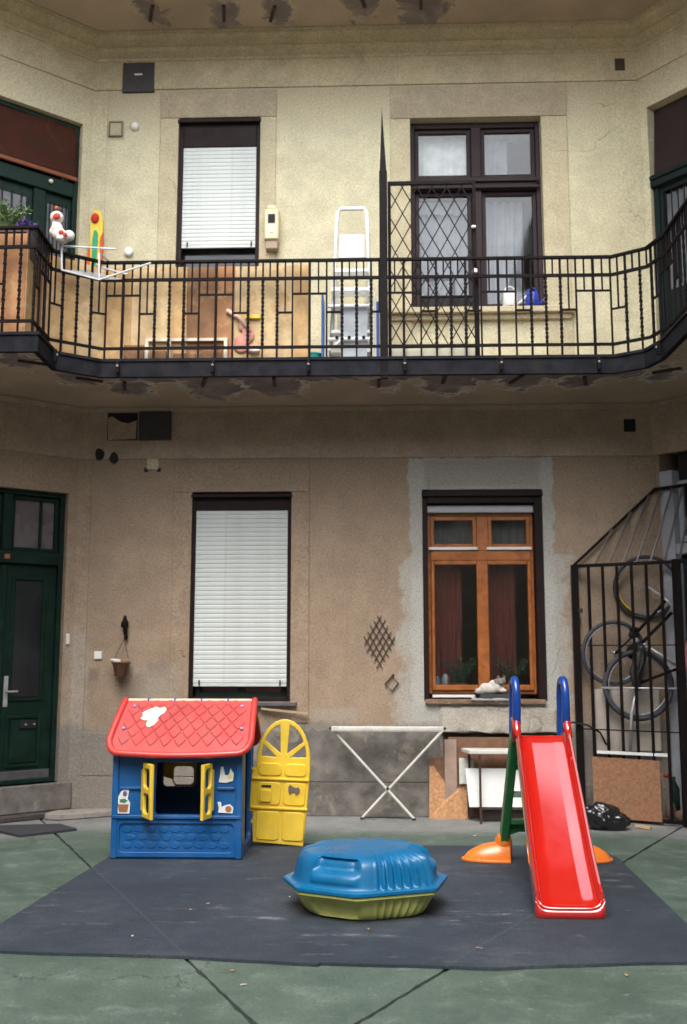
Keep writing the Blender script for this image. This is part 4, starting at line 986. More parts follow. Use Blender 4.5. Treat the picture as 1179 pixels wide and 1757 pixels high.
for x in (-.36, -.25, -.12): obj('knob', MB().ball((x, 8.64, 4.30), .018, 1), m_black, t)
for i, (x0_, x1_, lab) in enumerate(((-.50, -.482, 'narrow blue board standing left of the white ladder'), (-.005, .022, 'narrow blue board standing between ladder and spiked post'))):
    tag(obj('blue_board', MB().box(x0_, x1_, 8.60, 8.9, ZS1, 4.70 if i == 0 else 4.62), M('strong_blue_paint', (.02, .11, .38), .4), bevel=.004), lab, 'board')
tag(obj('white_board', MB().box(-.022, -.008, 8.62, 8.9, ZS1, 4.72), m_white, bevel=.003), 'thin white board between the ladder and the right blue board', 'board')

# window box and watering cans on the upper sill
t = thing('window_box', 'empty dark plastic window box on the sill behind the lattice gate', 'planter', (.7, WY - .05, 4.85))
mb = MB(); frame_box(mb, .43, .97, 4.852, 4.965, WY - .092, WY - .082, .01); mb.prism([(.44, WY - .08, 4.852), (.96, WY - .08, 4.852), (.975, WY - .08, 4.965), (.425, WY - .08, 4.965)], (0, .12, 0)); obj('trough', mb, m_black, t)
def watering_can(lab, x, mat, s):
    t = thing('watering_can', lab, 'watering can', (x, WY - .02, 4.85))
    obj('body', MB().lathe([(.055 * s, 0), (.06 * s, .01), (.052 * s, .12 * s), (.045 * s, .13 * s), (.03 * s, .125 * s)], (x, WY - .03, 4.851), 18), mat, t, True)
    obj('handle', MB().tube([(x + .045 * s * math.cos(a), WY - .03, 4.851 + .115 * s + .06 * s * math.sin(a)) for a in [i * 3.14 / 10 for i in range(11)]], .007, 6), mat, t, True)
    obj('spout', MB().tube([(x + .05 * s, WY - .03, 4.88), (x + .09 * s, WY - .03, 4.92), (x + .13 * s, WY - .03, 4.975)], [.014, .01, .008], 8), mat, t, True)
watering_can('white watering can on the sill of the upper right window', 1.31, m_whitep, 1.25); watering_can('blue watering can on the sill right of the white one', 1.53, M('royal_blue_plastic', (.02, .04, .32), .35), 1.15)

# toys and boxes between railing and boards, teal bucket, shoes
m_wood = M('light_wood', (.62, .50, .36), .7)
t = thing('low_shelf', 'low shelf with white edges and brown boxes behind the railing bars', 'shelf', (-1.9, 8.47, ZS1))
mb = MB(); mb.box(-2.05, -1.32, 8.44, 8.475, ZS1 + .20, ZS1 + .225); mb.box(-2.05, -2.02, 8.44, 8.475, ZS1, ZS1 + .199); mb.box(-1.35, -1.32, 8.44, 8.475, ZS1, ZS1 + .199); mb.box(-1.85, -1.82, 8.44, 8.475, ZS1, ZS1 + .199); obj('frame', mb, M('cream_edge', (.66, .6, .48), .6), t)
for (a, b, h) in ((-2.24, -2.06, .17), (-2.01, -1.86, .12), (-1.80, -1.6, .09), (-1.55, -1.37, .15)): obj('drawer', MB().box(a, b, 8.445, 8.472, ZS1, ZS1 + h), m_bd[3], t, bevel=.004)
t = thing('pink_doll', 'pink doll with pale arm propped behind the railing bars', 'toy', (-1.2, 8.46, ZS1))
blob('body', [((-1.20, 8.465, 4.2), (.08, .014, .09)), ((-1.14, 8.465, 4.28), (.06, .014, .08)), ((-1.2, 8.465, 4.36), (.03, .014, .05)), ((-1.10, 8.465, 4.15), (.07, .013, .04))], M('dull_pink_fabric', (.6, .28, .22), .9), t, .006)
obj('arm', MB().tube([(-1.33, 8.455, 4.50), (-1.22, 8.455, 4.43), (-1.12, 8.455, 4.3)], [.02, .02, .016], 8), M('pale_pink', (.72, .5, .4), .8), t, True)
obj('foot', MB().ball((-1.08, 8.452, 4.13), (.05, .014, .022), 2), M('doll_white', (.75, .7, .65), .8), t, True)
tag(obj('yellow_bar', MB().box(-1.17, -1.03, 8.45, 8.47, 4.42, 4.46), m_yellow, bevel=.006), 'short yellow plastic bar above the pink doll behind the railing', 'toy')
tag(obj('teal_bucket', MB().lathe([(.05, 0), (.075, .15), (.08, .15), (.08, .14), (.06, .13)], (-.58, 8.72, ZS1 + .001), 18), M('teal_plastic', (.05, .42, .38), .4)), 'small teal bucket on the gallery floor left of the ladder', 'bucket')
t = thing('shoe_pair', 'white shoes left on the gallery edge at the right corner', 'shoes', (2.5, 8.15, ZS1))
for (x, y) in ((2.46, 8.12), (2.56, 8.05)):
    blob('shoe', [((x, y, ZS1 + .05), (.05, .09, .045)), ((x + .02, y + .07, ZS1 + .06), (.045, .06, .055))], m_whitep, t, .008)
t['label'] = 'pair of white shoes on the gallery floor at the right corner'

# ================================================================= GROUND FLOOR WALL ITEMS
t = thing('hanging_basket', 'small brown wicker basket hanging from a dark iron bracket on the wall', 'basket', (-2.42, WY - .08, 1.28))
mb = MB(); mb.tube([(-2.41, WY - .01, 1.63), (-2.405, WY - .05, 1.70), (-2.41, WY - .06, 1.78), (-2.42, WY - .02, 1.84)], [.014, .018, .028, .012], 8); mb.ball((-2.412, WY - .05, 1.76), (.042, .03, .05), 1); mb.ball((-2.40, WY - .04, 1.64), (.022, .02, .03), 1)
obj('bracket', mb, m_iron, t, True)
for x in (-2.49, -2.36): obj('cord', MB().tube([(-2.41, WY - .07, 1.62), (x, WY - .09, 1.44)], .003, 5), m_rust, t)
m_wick = M('wicker', (.16, .07, .04), .8, .4, 60, bumpd=.006, bscale=90)
obj('basket', MB().lathe([(.05, 0), (.055, .005), (.082, .13), (.09, .135), (.09, .12), (.06, .11)], (-2.425, WY - .1, 1.275), 20), m_wick, t, True)
mb = MB(); mb.prism([(-2.52, WY - .14, 1.425), (-2.47, WY - .18, 1.412), (-2.42, WY - .16, 1.41), (-2.43, WY - .09, 1.418), (-2.5, WY - .08, 1.428)], (0, 0, .012)); obj('white_lining', mb, m_whitep, t)

t = thing('wall_trellis', 'small dark wooden diamond trellis fixed to the wall between the windows', 'trellis', (0, WY, 1.4))
c = Vector((.008, WY - .012, 1.60))
for k in range(-2, 3):
    for sg in (1, -1):
        ax = Vector((.5 * sg, 0, .86)); ot = Vector((-.5 * sg, 0, .86)); jit = rnd.uniform(-.012, .012)
        m0 = c + ot * .06 * k + Vector((0, -.004 * sg, 0)); L = .165 + jit
        obj('lath', MB().beam(m0 - ax * L, m0 + ax * L, .009, .006, (0, 1, 0)), m_rust, t)

t = thing('diamond_hook', 'small rusty diamond shaped wall hook below the trellis', 'hook', (.13, WY, 1.2))
P4 = [(.06, 1.20), (.125, 1.275), (.185, 1.21), (.125, 1.135)]
obj('frame', MB().tube([(x, WY - .02, z) for x, z in P4], .008, 6, closed=True), m_rust, t)
obj('stem', MB().beam((.125, WY - .02, 1.27), (.14, WY - .002, 1.29), .014), m_rust, t)

# cat on a box on the sill, things inside
t = thing('cat', 'white and grey cat lying on a dark box at the ground floor window', 'cat', (1.08, WY - .0, 1.13))
blob('body', [((1.04, WY + .02, 1.155), (.10, .045, .05)), ((1.0, WY + .02, 1.16), (.06, .045, .055)), ((1.12, WY + .01, 1.17), (.055, .04, .05)), ((1.08, WY + .02, 1.20), (.05, .04, .045)), ((.94, WY + .02, 1.14), (.04, .035, .025)), ((1.16, WY - .01, 1.14), (.04, .03, .02))], M('white_fur', (.60, .55, .50), .95, .15, 30, bumpd=.003), t, .008)
blob('head', [((1.15, WY - .01, 1.225), (.042, .036, .036)), ((1.135, WY - .04, 1.212), (.02, .016, .014)), ((1.12, WY - .0, 1.262), (.012, .008, .022)), ((1.175, WY - .0, 1.262), (.012, .008, .022)), ((1.11, WY + .01, 1.22), (.045, .035, .035))], M('grey_fur', (.20, .17, .15), .95, .3, 30, bumpd=.003), t, .005, 2)
obj('tail', MB().tube([(.93, WY + .02, 1.135), (.90, WY - .01, 1.125), (.93, WY - .03, 1.122), (.99, WY - .035, 1.12)], [.016, .014, .012, .008], 8), MATS['grey_fur'], t, True)
tag(obj('dark_box', MB().box(.94, 1.28, WY - .06, WY + .09, 1.062, 1.108), M('dark_grey_box', (.045, .045, .045), .8), bevel=.006), 'flat dark grey box on the sill under the cat', 'box')
t = thing('folded_rag', 'crumpled grey rag under the dark box on the window sill', 'rag', (1.1, WY - .07, 1.06))
mb = MB(); mb.grid(lambda u, v: Vector((.86 + .38 * u, WY - .045 - .03 * math.sin(v * 3.1), 1.062 + .015 * (1 - v) + .01 * mnoise.noise(Vector((u * 9, v * 3, 0))))) - Vector((0, 0, .02 * v)), 24, 6); obj('cloth', mb, M('grey_cloth', (.30, .30, .31), .9), t, True)
pot_plant('window_plant', 'dark leafy houseplant behind the left sash of the orange window', 'plant', (.78, WY + .28, 1.1), .07, .1, 50, m_pot, M('dark_leaf', (.05, .12, .07), .5, .4, 20), .34, .45, 8)
pot_plant('window_plant', 'dark leafy houseplant behind the right sash, above the cat', 'plant', (1.27, WY + .28, 1.1), .07, .1, 50, m_pot, MATS['dark_leaf'], .34, .55, 9)
for (x, h, lab, mt) in ((.53, .15, 'blue glass jar inside the window at its left edge', M('blue_jar', (.15, .25, .36), .3)), (.61, .17, 'pale grey jar inside the window beside the blue jar', M('grey_jar', (.3, .35, .38), .3))):
    tag(obj('jar', MB().lathe([(.03, 0), (.034, .01), (.034, h * .8), (.02, h * .92), (.02, h), (0, h)], (x + .03, WY + .24, 1.12), 14), mt, None, True), lab, 'jar')

# ================================================================= AIRER, BOARDS, TABLE
t = thing('folding_airer', 'white folding clothes airer with crossed legs standing against the wall', 'clothes airer', (.07, 9.27, 0))
m_w2 = M('chipped_white_paint', (.66, .65, .60), .45, .1, 12, grime=0.3)
obj('top_frame', MB().box(-.435, .585, 9.24, 9.31, .782, .826), m_w2, t, bevel=.008, seg=2)
for k in range(7): obj('line', MB().tube([(-.42, 9.236 - .0, .80 + k * .003), (.57, 9.236, .80 + k * .003)], .0015, 4), m_w2, t) if k < 1 else None
obj('leg', MB().tube([(-.43, 9.29, .80), (.31, 9.26, .015)], .012, 8), m_w2, t); obj('leg', MB().tube([(.585, 9.25, .80), (-.155, 9.30, .015)], .012, 8), m_w2, t)
obj('pivot', MB().ball((.075, 9.265, .275), .016, 1), m_iron, t)
for p in ((.31, 9.26, .012), (-.155, 9.30, .012), (-.44, 9.275, .808), (.595, 9.275, .808)): obj('end_cap', MB().ball(p, (.022, .022, .014), 1), m_rust, t)
obj('foot_rail', MB().tube([(-.155, 9.30, .02), (.31, 9.26, .02)], .005, 6), m_iron, t)

m_osb = M('orange_chipboard', (.46, .235, .11), .85, .3, 40, c2=(.55, .33, .18), bumpd=.002)
m_cb = M('brown_board', (.20, .105, .062), .85, .25, 12)
tag(obj('chipboard_piece', MB().prism([(.452, 9.36, .0), (.462, 9.42, .46), (.50, 9.42, .46), (.66, 9.40, .235), (.72, 9.38, .28), (.80, 9.38, .31), (.80, 9.34, .0)], (0, .014, 0)), m_osb), 'jagged orange chipboard offcut standing against the wall', 'board')
tag(obj('cardboard_sheet', MB().prism([(.47, 9.43, 0), (.47, 9.44, .53), (.60, 9.44, .54), (.62, 9.43, 0)], (0, .008, 0)), m_cb), 'brown cardboard sheet standing behind the chipboard offcut', 'cardboard')
tag(obj('plank', MB().box(.60, .71, 9.385, 9.41, .012, .70), M('pinkish_plank', (.34, .24, .19), .8)), 'upright pinkish plank between the chipboard and the white table', 'plank')
tag(obj('brown_panel', MB().box(.64, 1.40, 9.425, 9.44, .002, .72), m_cb), 'large brown panel standing behind the white table', 'board')
t = thing('white_table', 'white folding table with thin metal legs standing behind the slide', 'table', (1.0, 9.2, 0))
obj('tabletop', MB().prism([(.80, 9.10, .60), (.75, 9.34, .60), (1.45, 9.34, .60), (1.45, 9.10, .60)], (0, 0, .032)), m_w2, t, bevel=.004)
obj('leg', MB().beam((.893, 9.09, 0), (.893, 9.09, .598), .02), m_rust, t); obj('leg', MB().beam((1.40, 9.09, 0), (1.40, 9.09, .598), .02), m_rust, t); obj('leg', MB().beam((.82, 9.33, 0), (.82, 9.33, .598), .02), m_rust, t); obj('leg', MB().beam((1.40, 9.33, 0), (1.40, 9.33, .598), .02), m_rust, t)
obj('stretcher', MB().beam((.893, 9.09, .13), (1.40, 9.09, .13), .014), m_rust, t)
tag(obj('white_sheet', MB().prism([(.80, 9.16, .135), (.775, 9.24, .46), (1.30, 9.24, .46), (1.30, 9.16, .135)], (0, .014, 0)), m_white), 'white panel leaning under the table top', 'panel')
tag(obj('small_white_board', MB().box(.73, .86, 9.345, 9.36, .31, .54), m_w2), 'small white board behind the upper left corner of the white panel', 'board')
tag(obj('under_table_shade', MB().box(.90, 1.32, 9.22, 9.34, .0, .12), M('shade_dark_brown', (.03, .022, .02), .8), bevel=.006), 'low dark block standing for the shade under the white panel', 'shade')  # dark block put in for the shade under the table

# ================================================================= DOORMAT, LITTER, GARBAGE BAG
tag(obj('doormat', MB().prism([(-3.45, 8.72, .004), (-2.93, 8.31, .004), (-2.56, 8.63, .004), (-2.78, 8.86, .004)], (0, 0, .018)), M('ribbed_rubber', (.035, .035, .042), .9, .3, 60, bumpd=.006, bscale=150)), 'dark doormat lying askew in front of the green door', 'doormat')
mb = MB(); bmesh.ops.create_icosphere(mb.b, subdivisions=5, radius=1)
for v in mb.b.verts:
    p = v.co.copy(); d = mnoise.fractal(p * 1.7, 1.0, 2.0, 3) * .22; r = mnoise.ridged_multi_fractal(p * 1.5 + Vector((3, 1, 2)), 1.1, 2.0, 3, 1.0, 2.0) * .10
    q = p * (1 + d - r); v.co = Vector((q.x * .20 + 1.90 + (.05 * (1 - p.z)), q.y * .13 + 8.86, max(.004, .095 + q.z * .115 * (1.15 - .35 * p.x))))
tag(obj('garbage_bag', mb, M('black_polythene', (.012, .012, .014), .22, .2, 20, coat=.3), None, True), 'crumpled shiny black garbage bag beside the cage', 'garbage bag')
tag(obj('wood_scrap', MB().beam((2.20, 8.93, .02), (2.31, 8.85, .015), .035, .02), M('pale_scrap_wood', (.5, .36, .2), .8)), 'pale scrap of wood on the ground between garbage bag and cage', 'wood')
m_lf = [M('dry_leaf', (.42, .27, .13), .8, .3, 30), M('pale_leaf', (.62, .55, .42), .8, .2, 30)]
lfs = [(-.55, 6.32), (-1.02, 6.15), (-1.1, 6.0), (-1.3, 5.45), (-.28, 5.12), (-.06, 5.62), (.36, 6.7), (.5, 5.30), (.9, 5.07), (-.62, 4.75), (-.7, 4.95), (-2.35, 7.6), (.78, 8.5), (1.15, 4.95)]
for i, (x, y) in enumerate(lfs):
    mb = MB(); n = 8; s_ = rnd.uniform(.006, .013)
    z = .018 if (-2.05 < x < 1.7 and 5.13 < y < 8.0) else .002
    z += .002
    c0 = mb.b.verts.new((0, 0, .004)); ring = [mb.b.verts.new((s_ * 1.6 * math.cos(k * 6.283 / n), s_ * .8 * math.sin(k * 6.283 / n) * rnd.uniform(.6, 1.2), rnd.uniform(0, .006))) for k in range(n)]
    for k in range(n): mb._f([c0, ring[k], ring[(k + 1) % n]], [(0, 1, 2)])
    o = obj('fallen_leaf', mb, m_lf[i % 3 == 0]); o.location = (x, y, z); o.rotation_euler = (0, 0, rnd.uniform(0, 6))
    tag(o, 'tiny dry leaf or scrap lying on the yard floor', 'leaf', 'dry leaves scattered on the yard floor')

# ================================================================= PLAYHOUSE
t = thing('playhouse', 'plastic playhouse with blue walls, red tiled roof and open yellow door', 'playhouse', (-1.47, 7.75, .016))
hx0, hx1, hy0, hy1, hz = -1.95, -.995, 7.43, 8.05, .80; z0 = .016
wx0, wx1, wz0, wz1 = -1.635, -1.265, .325, .70
fr = ((0, hy0 + .02, 0), (1, 0, 0), (0, 0, 1))
fw_ = plate('front_wall', [(hx0, z0), (hx1, z0), (hx1, hz), (hx0, hz)], [rrect(wx0, wx1, wz0, wz1, .03)], .04, fr, m_blue, t, .006)
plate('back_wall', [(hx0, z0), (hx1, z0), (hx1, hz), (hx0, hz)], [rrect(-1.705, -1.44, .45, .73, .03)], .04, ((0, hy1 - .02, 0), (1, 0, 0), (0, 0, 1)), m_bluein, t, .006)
yr = 7.75; zr = 1.10
gab = [(hy0 + .045, z0), (hy1 - .045, z0), (hy1 - .045, hz), (yr, zr - .03), (hy0 + .045, hz)]
plate('side_wall', gab, [rrect(7.60, 7.94, .09, .86, .04)], .035, ((hx1 - .02, 0, 0), (0, 1, 0), (0, 0, 1)), m_blue, t, .005)
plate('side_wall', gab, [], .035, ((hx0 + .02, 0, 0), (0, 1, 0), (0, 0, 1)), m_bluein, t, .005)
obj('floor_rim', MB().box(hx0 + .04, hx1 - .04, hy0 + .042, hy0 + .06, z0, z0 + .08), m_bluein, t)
# moulded relief on the front wall
yf = hy0
def relief(nm, loop_out, loop_in, d, mat=m_blue): return plate(nm, loop_out, [loop_in] if loop_in else [], d, ((0, yf - d / 2 + .002, 0), (1, 0, 0), (0, 0, 1)), mat, fw_, min(.004, d / 3))
relief('panel_frame', rrect(hx0 + .015, hx1 - .015, .03, .30, .03), rrect(hx0 + .06, hx1 - .06, .065, .265, .03), .014)
relief('window_ledge', rrect(hx0 + .01, hx1 - .01, .301, .325, .01), None, .03)
relief('window_surround', rrect(wx0 - .075, wx1 + .075, .327, .745, .04), rrect(wx0 - .005, wx1 + .005, .332, .70, .03), .012)
relief('corner_post', rrect(hx0 + .001, hx0 + .045, .02, .79, .015), None, .02); relief('corner_post', rrect(hx1 - .045, hx1 - .001, .02, .79, .015), None, .02)
relief('shelf_relief', rrect(hx0 + .055, wx0 - .085, .505, .525, .008), None, .018); relief('shelf_relief', rrect(wx1 + .085, hx1 - .055, .505, .525, .008), None, .018)
# stone pattern: irregular raised cobbles in the lower panel
rr = random.Random(4); mb = MB()
nx, nz = 9, 3
for j in range(nz):
    for i in range(nx):
        cx_ = hx0 + .075 + (i + .5 + (.25 if j % 2 else -.05)) * (.80 / nx); cz = .085 + (j + .5) * (.165 / nz)
        w_, h_ = .80 / nx * .43, .165 / nz * .40
        pts = [(cx_ + w_ * math.cos(a) * rr.uniform(.82, 1.08), yf - .003, cz + h_ * math.sin(a) * rr.uniform(.8, 1.1)) for a in [k * 6.283 / 9 for k in range(9)]]
        if max(p[0] for p in pts) < hx1 - .07: mb.prism([(x, y + .004, z) for x, y, z in pts], (0, -.006, 0))
obj('cobble_relief', mb, m_blue, fw_, bevel=.002)
# shutters, hinged at both sides of the front window
def shutter(hinge, free, name='shutter', zz=(.315, .70)):
    h, f = Vector((*hinge, 0)), Vector((*free, 0)); U = (f - h); L = U.length
    out = [(0, zz[0] + .05), (.03, zz[0] + .04), (.03, zz[0]), (L, zz[0]), (L, zz[1]), (.03, zz[1]), (.03, zz[1] - .04), (0, zz[1] - .05)]
    mid = (zz[0] + zz[1]) / 2
    return plate(name, out, [rrect(.05, L - .03, mid + .02, zz[1] - .035, .03), rrect(.05, L - .03, zz[0] + .035, mid - .02, .03)], .028, (h, U, (0, 0, 1)), m_yellow, t, .007)
shutter((wx0 - .09, hy0 - .02), (wx0 + .015, hy0 - .17)); shutter((wx1 + .055, hy0 - .02), (wx1 + .005, hy0 - .18))
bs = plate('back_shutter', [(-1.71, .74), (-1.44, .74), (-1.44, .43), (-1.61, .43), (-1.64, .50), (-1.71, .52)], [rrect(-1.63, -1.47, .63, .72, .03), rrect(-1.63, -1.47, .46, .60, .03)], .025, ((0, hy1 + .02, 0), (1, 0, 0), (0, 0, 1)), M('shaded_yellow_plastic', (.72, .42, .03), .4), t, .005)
# roof: two curved slopes
ex0, ex1 = -2.02, -.905
def roof_pt(side, v, lift=0.0):
    # v 0 at ridge, 1 at eave, flaring outwards
    yy = yr + side * (.02 + .385 * v - .0 * v); zz = 1.135 - .30 * v - .06 * v * v
    n = Vector((0, side * .62, .78)); return Vector((0, yy, zz)) + n * lift
def roof_half(side, nm):
    mb = MB(); nu, nv = 60, 10
    def f(u, v, lift):
        e_ = max(0.0, 1 - min(u, 1 - u) / .09); v = v * (1 - .19 * (1 - math.sqrt(max(0, 1 - e_ * e_))))
        bow = .03 * math.sin(u * math.pi) * v; wid = 0.03 * v - .012 * max(0, v - .8) * 5 * e_
        p = roof_pt(side, v, lift); xa, xb = ex0 + .075 - wid * 1.6, ex1 - .045 + wid * .6; x = xa + (xb - xa) * u
        return Vector((x, p.y + side * bow, p.z - bow * .6))
    top = [[mb.b.verts.new(f(i / nu, j / nv, .0)) for j in range(nv + 1)] for i in range(nu + 1)]
    bot = [[mb.b.verts.new(f(i / nu, j / nv, -.035)) for j in range(nv + 1)] for i in range(nu + 1)]
    for i in range(nu):
        for j in range(nv):
            mb._f([top[i][j], top[i + 1][j], top[i + 1][j + 1], top[i][j + 1]], [(0, 1, 2, 3)]); mb._f([bot[i][j], bot[i + 1][j], bot[i + 1][j + 1], bot[i][j + 1]], [(3, 2, 1, 0)])
    for i in range(nu):
        mb._f([top[i][nv], top[i + 1][nv], bot[i + 1][nv], bot[i][nv]], [(0, 1, 2, 3)]); mb._f([top[i][0], top[i + 1][0], bot[i + 1][0], bot[i][0]], [(3, 2, 1, 0)])
    for j in range(nv):
        mb._f([top[0][j], top[0][j + 1], bot[0][j + 1], bot[0][j]], [(0, 1, 2, 3)]); mb._f([top[nu][j], top[nu][j + 1], bot[nu][j + 1], bot[nu][j]], [(3, 2, 1, 0)])
    o = obj(nm, mb, m_roof if side < 0 else m_tile, t, bevel=.012, seg=3); autosmooth(o, 50)
    return o, f
rf, F_ = roof_half(-1, 'roof_slope'); roof_half(1, 'roof_slope')
# rim bead along eave and gable edges
path = [F_(0, v / 8, .004) for v in range(9)] + [F_(u / 60, 1, .004) for u in range(1, 61)] + [F_(1, 1 - v / 8, .004) for v in range(1, 9)]
obj('roof_rim', MB().tube(path, .024, 10), m_tile, t, True)
# moulded scale tiles: each a low raised diamond
NU, NV = 9, 6
for j in range(NV):
    for i in range(NU):
        u0 = .05 + .90 * (i + (.5 if j % 2 else 0)) / NU; du = .45 / NU * .965; v0 = .10 + .78 * j / NV; dv = .78 / NV * .965
        if u0 + du > .965 or u0 - du < .035: continue
        mb = MB(); c0 = F_(u0, v0, .006)
        ring = [F_(u0 - du, v0, .0005), F_(u0, v0 + dv, .0005), F_(u0 + du, v0, .0005), F_(u0, v0 - dv, .0005)]
        ringt = [F_(u0 - du * .86, v0, .0055), F_(u0 - du * .4, v0 + dv * .52, .0065), F_(u0, v0 + dv * .86, .007), F_(u0 + du * .4, v0 + dv * .52, .0065), F_(u0 + du * .86, v0, .0055), F_(u0, v0 - dv * .86, .004)]
        rb = [F_(u0 - du, v0, -.001), F_(u0 - du * .5, v0 + dv * .58, -.001), F_(u0, v0 + dv, -.001), F_(u0 + du * .5, v0 + dv * .58, -.001), F_(u0 + du, v0, -.001), F_(u0, v0 - dv, -.001)]
        A = [mb.b.verts.new(p) for p in ringt]; B = [mb.b.verts.new(p) for p in rb]
        mb._f(A, [tuple(range(6))])
        for k in range(6): mb._f([A[k], A[(k + 1) % 6], B[(k + 1) % 6], B[k]], [(0, 1, 2, 3)])
        obj('roof_tile', mb, m_roof, rf)
m_cap = M('pale_ridge_plastic', (.78, .66, .50), .5); m_lilac = M('lilac_plastic', (.38, .34, .62), .5)
for k in range(5):
    a = ex0 + .045 + (ex1 - ex0 - .09) * k / 5; b = a + (ex1 - ex0 - .09) / 5
    obj('ridge_cap', MB().box(a + .004, b - .004, yr - .03, yr + .03, 1.122, 1.142), m_cap, t, bevel=.008, seg=2)
    if k: obj('ridge_joint', MB().box(a - .005, a + .005, yr - .032, yr + .032, 1.12, 1.146), M('blue_joint', (.05, .09, .4), .5), t)
for (u, v) in ((.09, .16), (.91, .16), (.075, .60), (.925, .60)):
    p = F_(u, v, .008); obj('roof_screw', MB().ball(p, (.014, .012, .012), 2), m_lilac, t, True)
# faded sticker patches on roof (plain cloud shapes)
def sticker_on(fn, pts, mat, nm='sticker', par=t, lift=.009):
    mb = MB(); mb._f([mb.b.verts.new(fn(u, v, lift)) for u, v in pts], [tuple(range(len(pts)))]); return obj(nm, mb, mat, par)
m_st = M('faded_white_sticker', (.82, .78, .66), .5, .08, 30); m_sty = M('faded_yellow_sticker', (.80, .70, .36), .5, .1, 40)
sticker_on(F_, [(.17, .30), (.20, .24), (.235, .20), (.26, .17), (.29, .20), (.325, .17), (.345, .22), (.335, .29), (.315, .33), (.30, .38), (.305, .44), (.285, .52), (.26, .56), (.235, .55), (.225, .50), (.235, .44), (.20, .44), (.17, .41), (.185, .36)], m_st, par=rf)
sticker_on(F_, [(.215, .27), (.235, .23), (.255, .25), (.26, .30), (.24, .34), (.22, .32)], m_sty, par=rf, lift=.0105)
sticker_on(F_, [(.24, .46), (.27, .44), (.28, .48), (.265, .52), (.245, .51)], m_sty, par=rf, lift=.0105)
# wall stickers
def flat(nm, pts, mat, y): return obj(nm, MB().prism([(x, y, z) for x, z in pts], (0, .0015, 0)), mat, fw_)
def disc(cx_, cz, rx, rz, n=12, jag=0): return [(cx_ + rx * math.cos(6.283 * k / n) * (1 - jag * (k % 2)), cz + rz * math.sin(6.283 * k / n) * (1 - jag * (k % 2))) for k in range(n)]
m_sw = M('sticker_white', (.72, .72, .70), .5, .03); m_sb = M('sticker_brown', (.33, .14, .07), .5); m_sg = M('sticker_green', (.05, .2, .09), .5); m_sp = M('sticker_purple', (.14, .07, .2), .5); m_sy2 = M('sticker_yellow', (.75, .62, .2), .5)
ys = yf - .006
sx = -1.865
flat('flower_sticker', [(sx - .045, .335), (sx + .045, .335), (sx + .05, .41), (sx + .03, .44), (sx + .04, .50), (sx + .01, .515), (sx - .02, .49), (sx - .05, .43), (sx - .055, .40)], m_sw, ys - .002)
flat('flower_sticker', [(sx - .03, .345), (sx + .03, .345), (sx + .04, .40), (sx - .04, .40)], m_sb, ys - .004); flat('flower_sticker', disc(sx, .425, .035, .018, 10, .3), m_sg, ys - .004); flat('flower_sticker', disc(sx + .01, .475, .018, .022, 10, .2), m_sp, ys - .004)
sx = -1.115
flat('bottle_sticker', [(sx - .055, .56), (sx + .0, .555), (sx + .05, .57), (sx + .055, .62), (sx + .03, .66), (sx + .02, .61), (sx - .01, .61), (sx - .02, .67), (sx - .04, .67), (sx - .045, .61)], m_sw, ys - .002); flat('bottle_sticker', disc(sx + .025, .60, .016, .02), m_sy2, ys - .004)
flat('snail_sticker', [(sx - .055, .345), (sx + .05, .34), (sx + .055, .38), (sx + .03, .405), (sx - .01, .395), (sx - .03, .385), (sx - .035, .42), (sx - .06, .42), (sx - .05, .38)], m_sw, ys - .002); flat('snail_sticker', disc(sx + .02, .37, .024, .022), m_sb, ys - .004)
# yellow door standing open, hinged on the side wall
dy = 7.955; dx0, dx1 = -1.005, -.548; dzz = .968
dxc = (dx0 + .035 + dx1) / 2; hw = (dx1 - dx0 - .035) / 2
out = [(dx0 + .035, .03), (dx1 - .03, .012), (dx1 - .012, .30), (dx1, .58)]
for k in range(0, 19):
    a = math.pi * k / 18; out.append((dxc + hw * math.cos(a), .60 + (dzz - .60) * math.sin(a) ** .9))
out += [(dx0 + .035, .58), (dx0 + .012, .58), (dx0 + .0, .52), (dx0 - .005, .26), (dx0 + .03, .25)]
out[3] = (dx1, .585)
holes = []
ax0, az0 = dxc, .655
for (a0, a1, r0, r1) in ((8, 36, .085, .155), (44, 82, .06, .265), (98, 136, .06, .265), (144, 172, .085, .155)):
    pts = []
    for k in range(6):
        a = R(a0 + (a1 - a0) * k / 5); ee = 1.0
        rx = hw - .035; rz = dzz - .655 - .035; rr_ = 1 / math.sqrt((math.cos(a) / rx) ** 2 + (math.sin(a) / rz) ** 2)
        pts.append((ax0 + rr_ * math.cos(a), az0 + rr_ * math.sin(a)))
    am = R((a0 + a1) / 2); pts.append((ax0 + .055 * math.cos(am), az0 + .055 * math.sin(am)))
    holes.append(pts)
dframe_ = ((0, dy, 0), (1, 0, 0), (0, 0, 1))
dr = plate('door', out, holes, .035, dframe_, m_yellow, t, .007)
def dpan(u0, u1, v0, v1, d=.012): return plate('door_panel', rrect(u0, u1, v0, v1, .03), [], d, ((0, dy - .0175 - d / 2 + .003, 0), (1, 0, 0), (0, 0, 1)), m_yellow, dr, .0055, 3)
c_ = dxc
for (v0, v1) in ((.535, .63), (.315, .485), (.05, .265)):
    dpan(dx0 + .055, c_ - .012, v0, v1); dpan(c_ + .012, dx1 - .03, v0, v1)
for v in (.51, .29): plate('door_rib', rrect(dx0 + .005, dx1 - .008, v - .009, v + .009, .004), [], .016, ((0, dy - .024, 0), (1, 0, 0), (0, 0, 1)), m_yellow, dr, .004)
obj('letter_slot', MB().box(dx0 + .085, dx0 + .16, dy - .032, dy - .022, .448, .462), m_black, dr)
plate('mail_pouch', rrect(dx0 + .075, dx0 + .165, .335, .43, .02), [], .014, ((0, dy - .033, 0), (1, 0, 0), (0, 0, 1)), m_yellow, dr, .005)
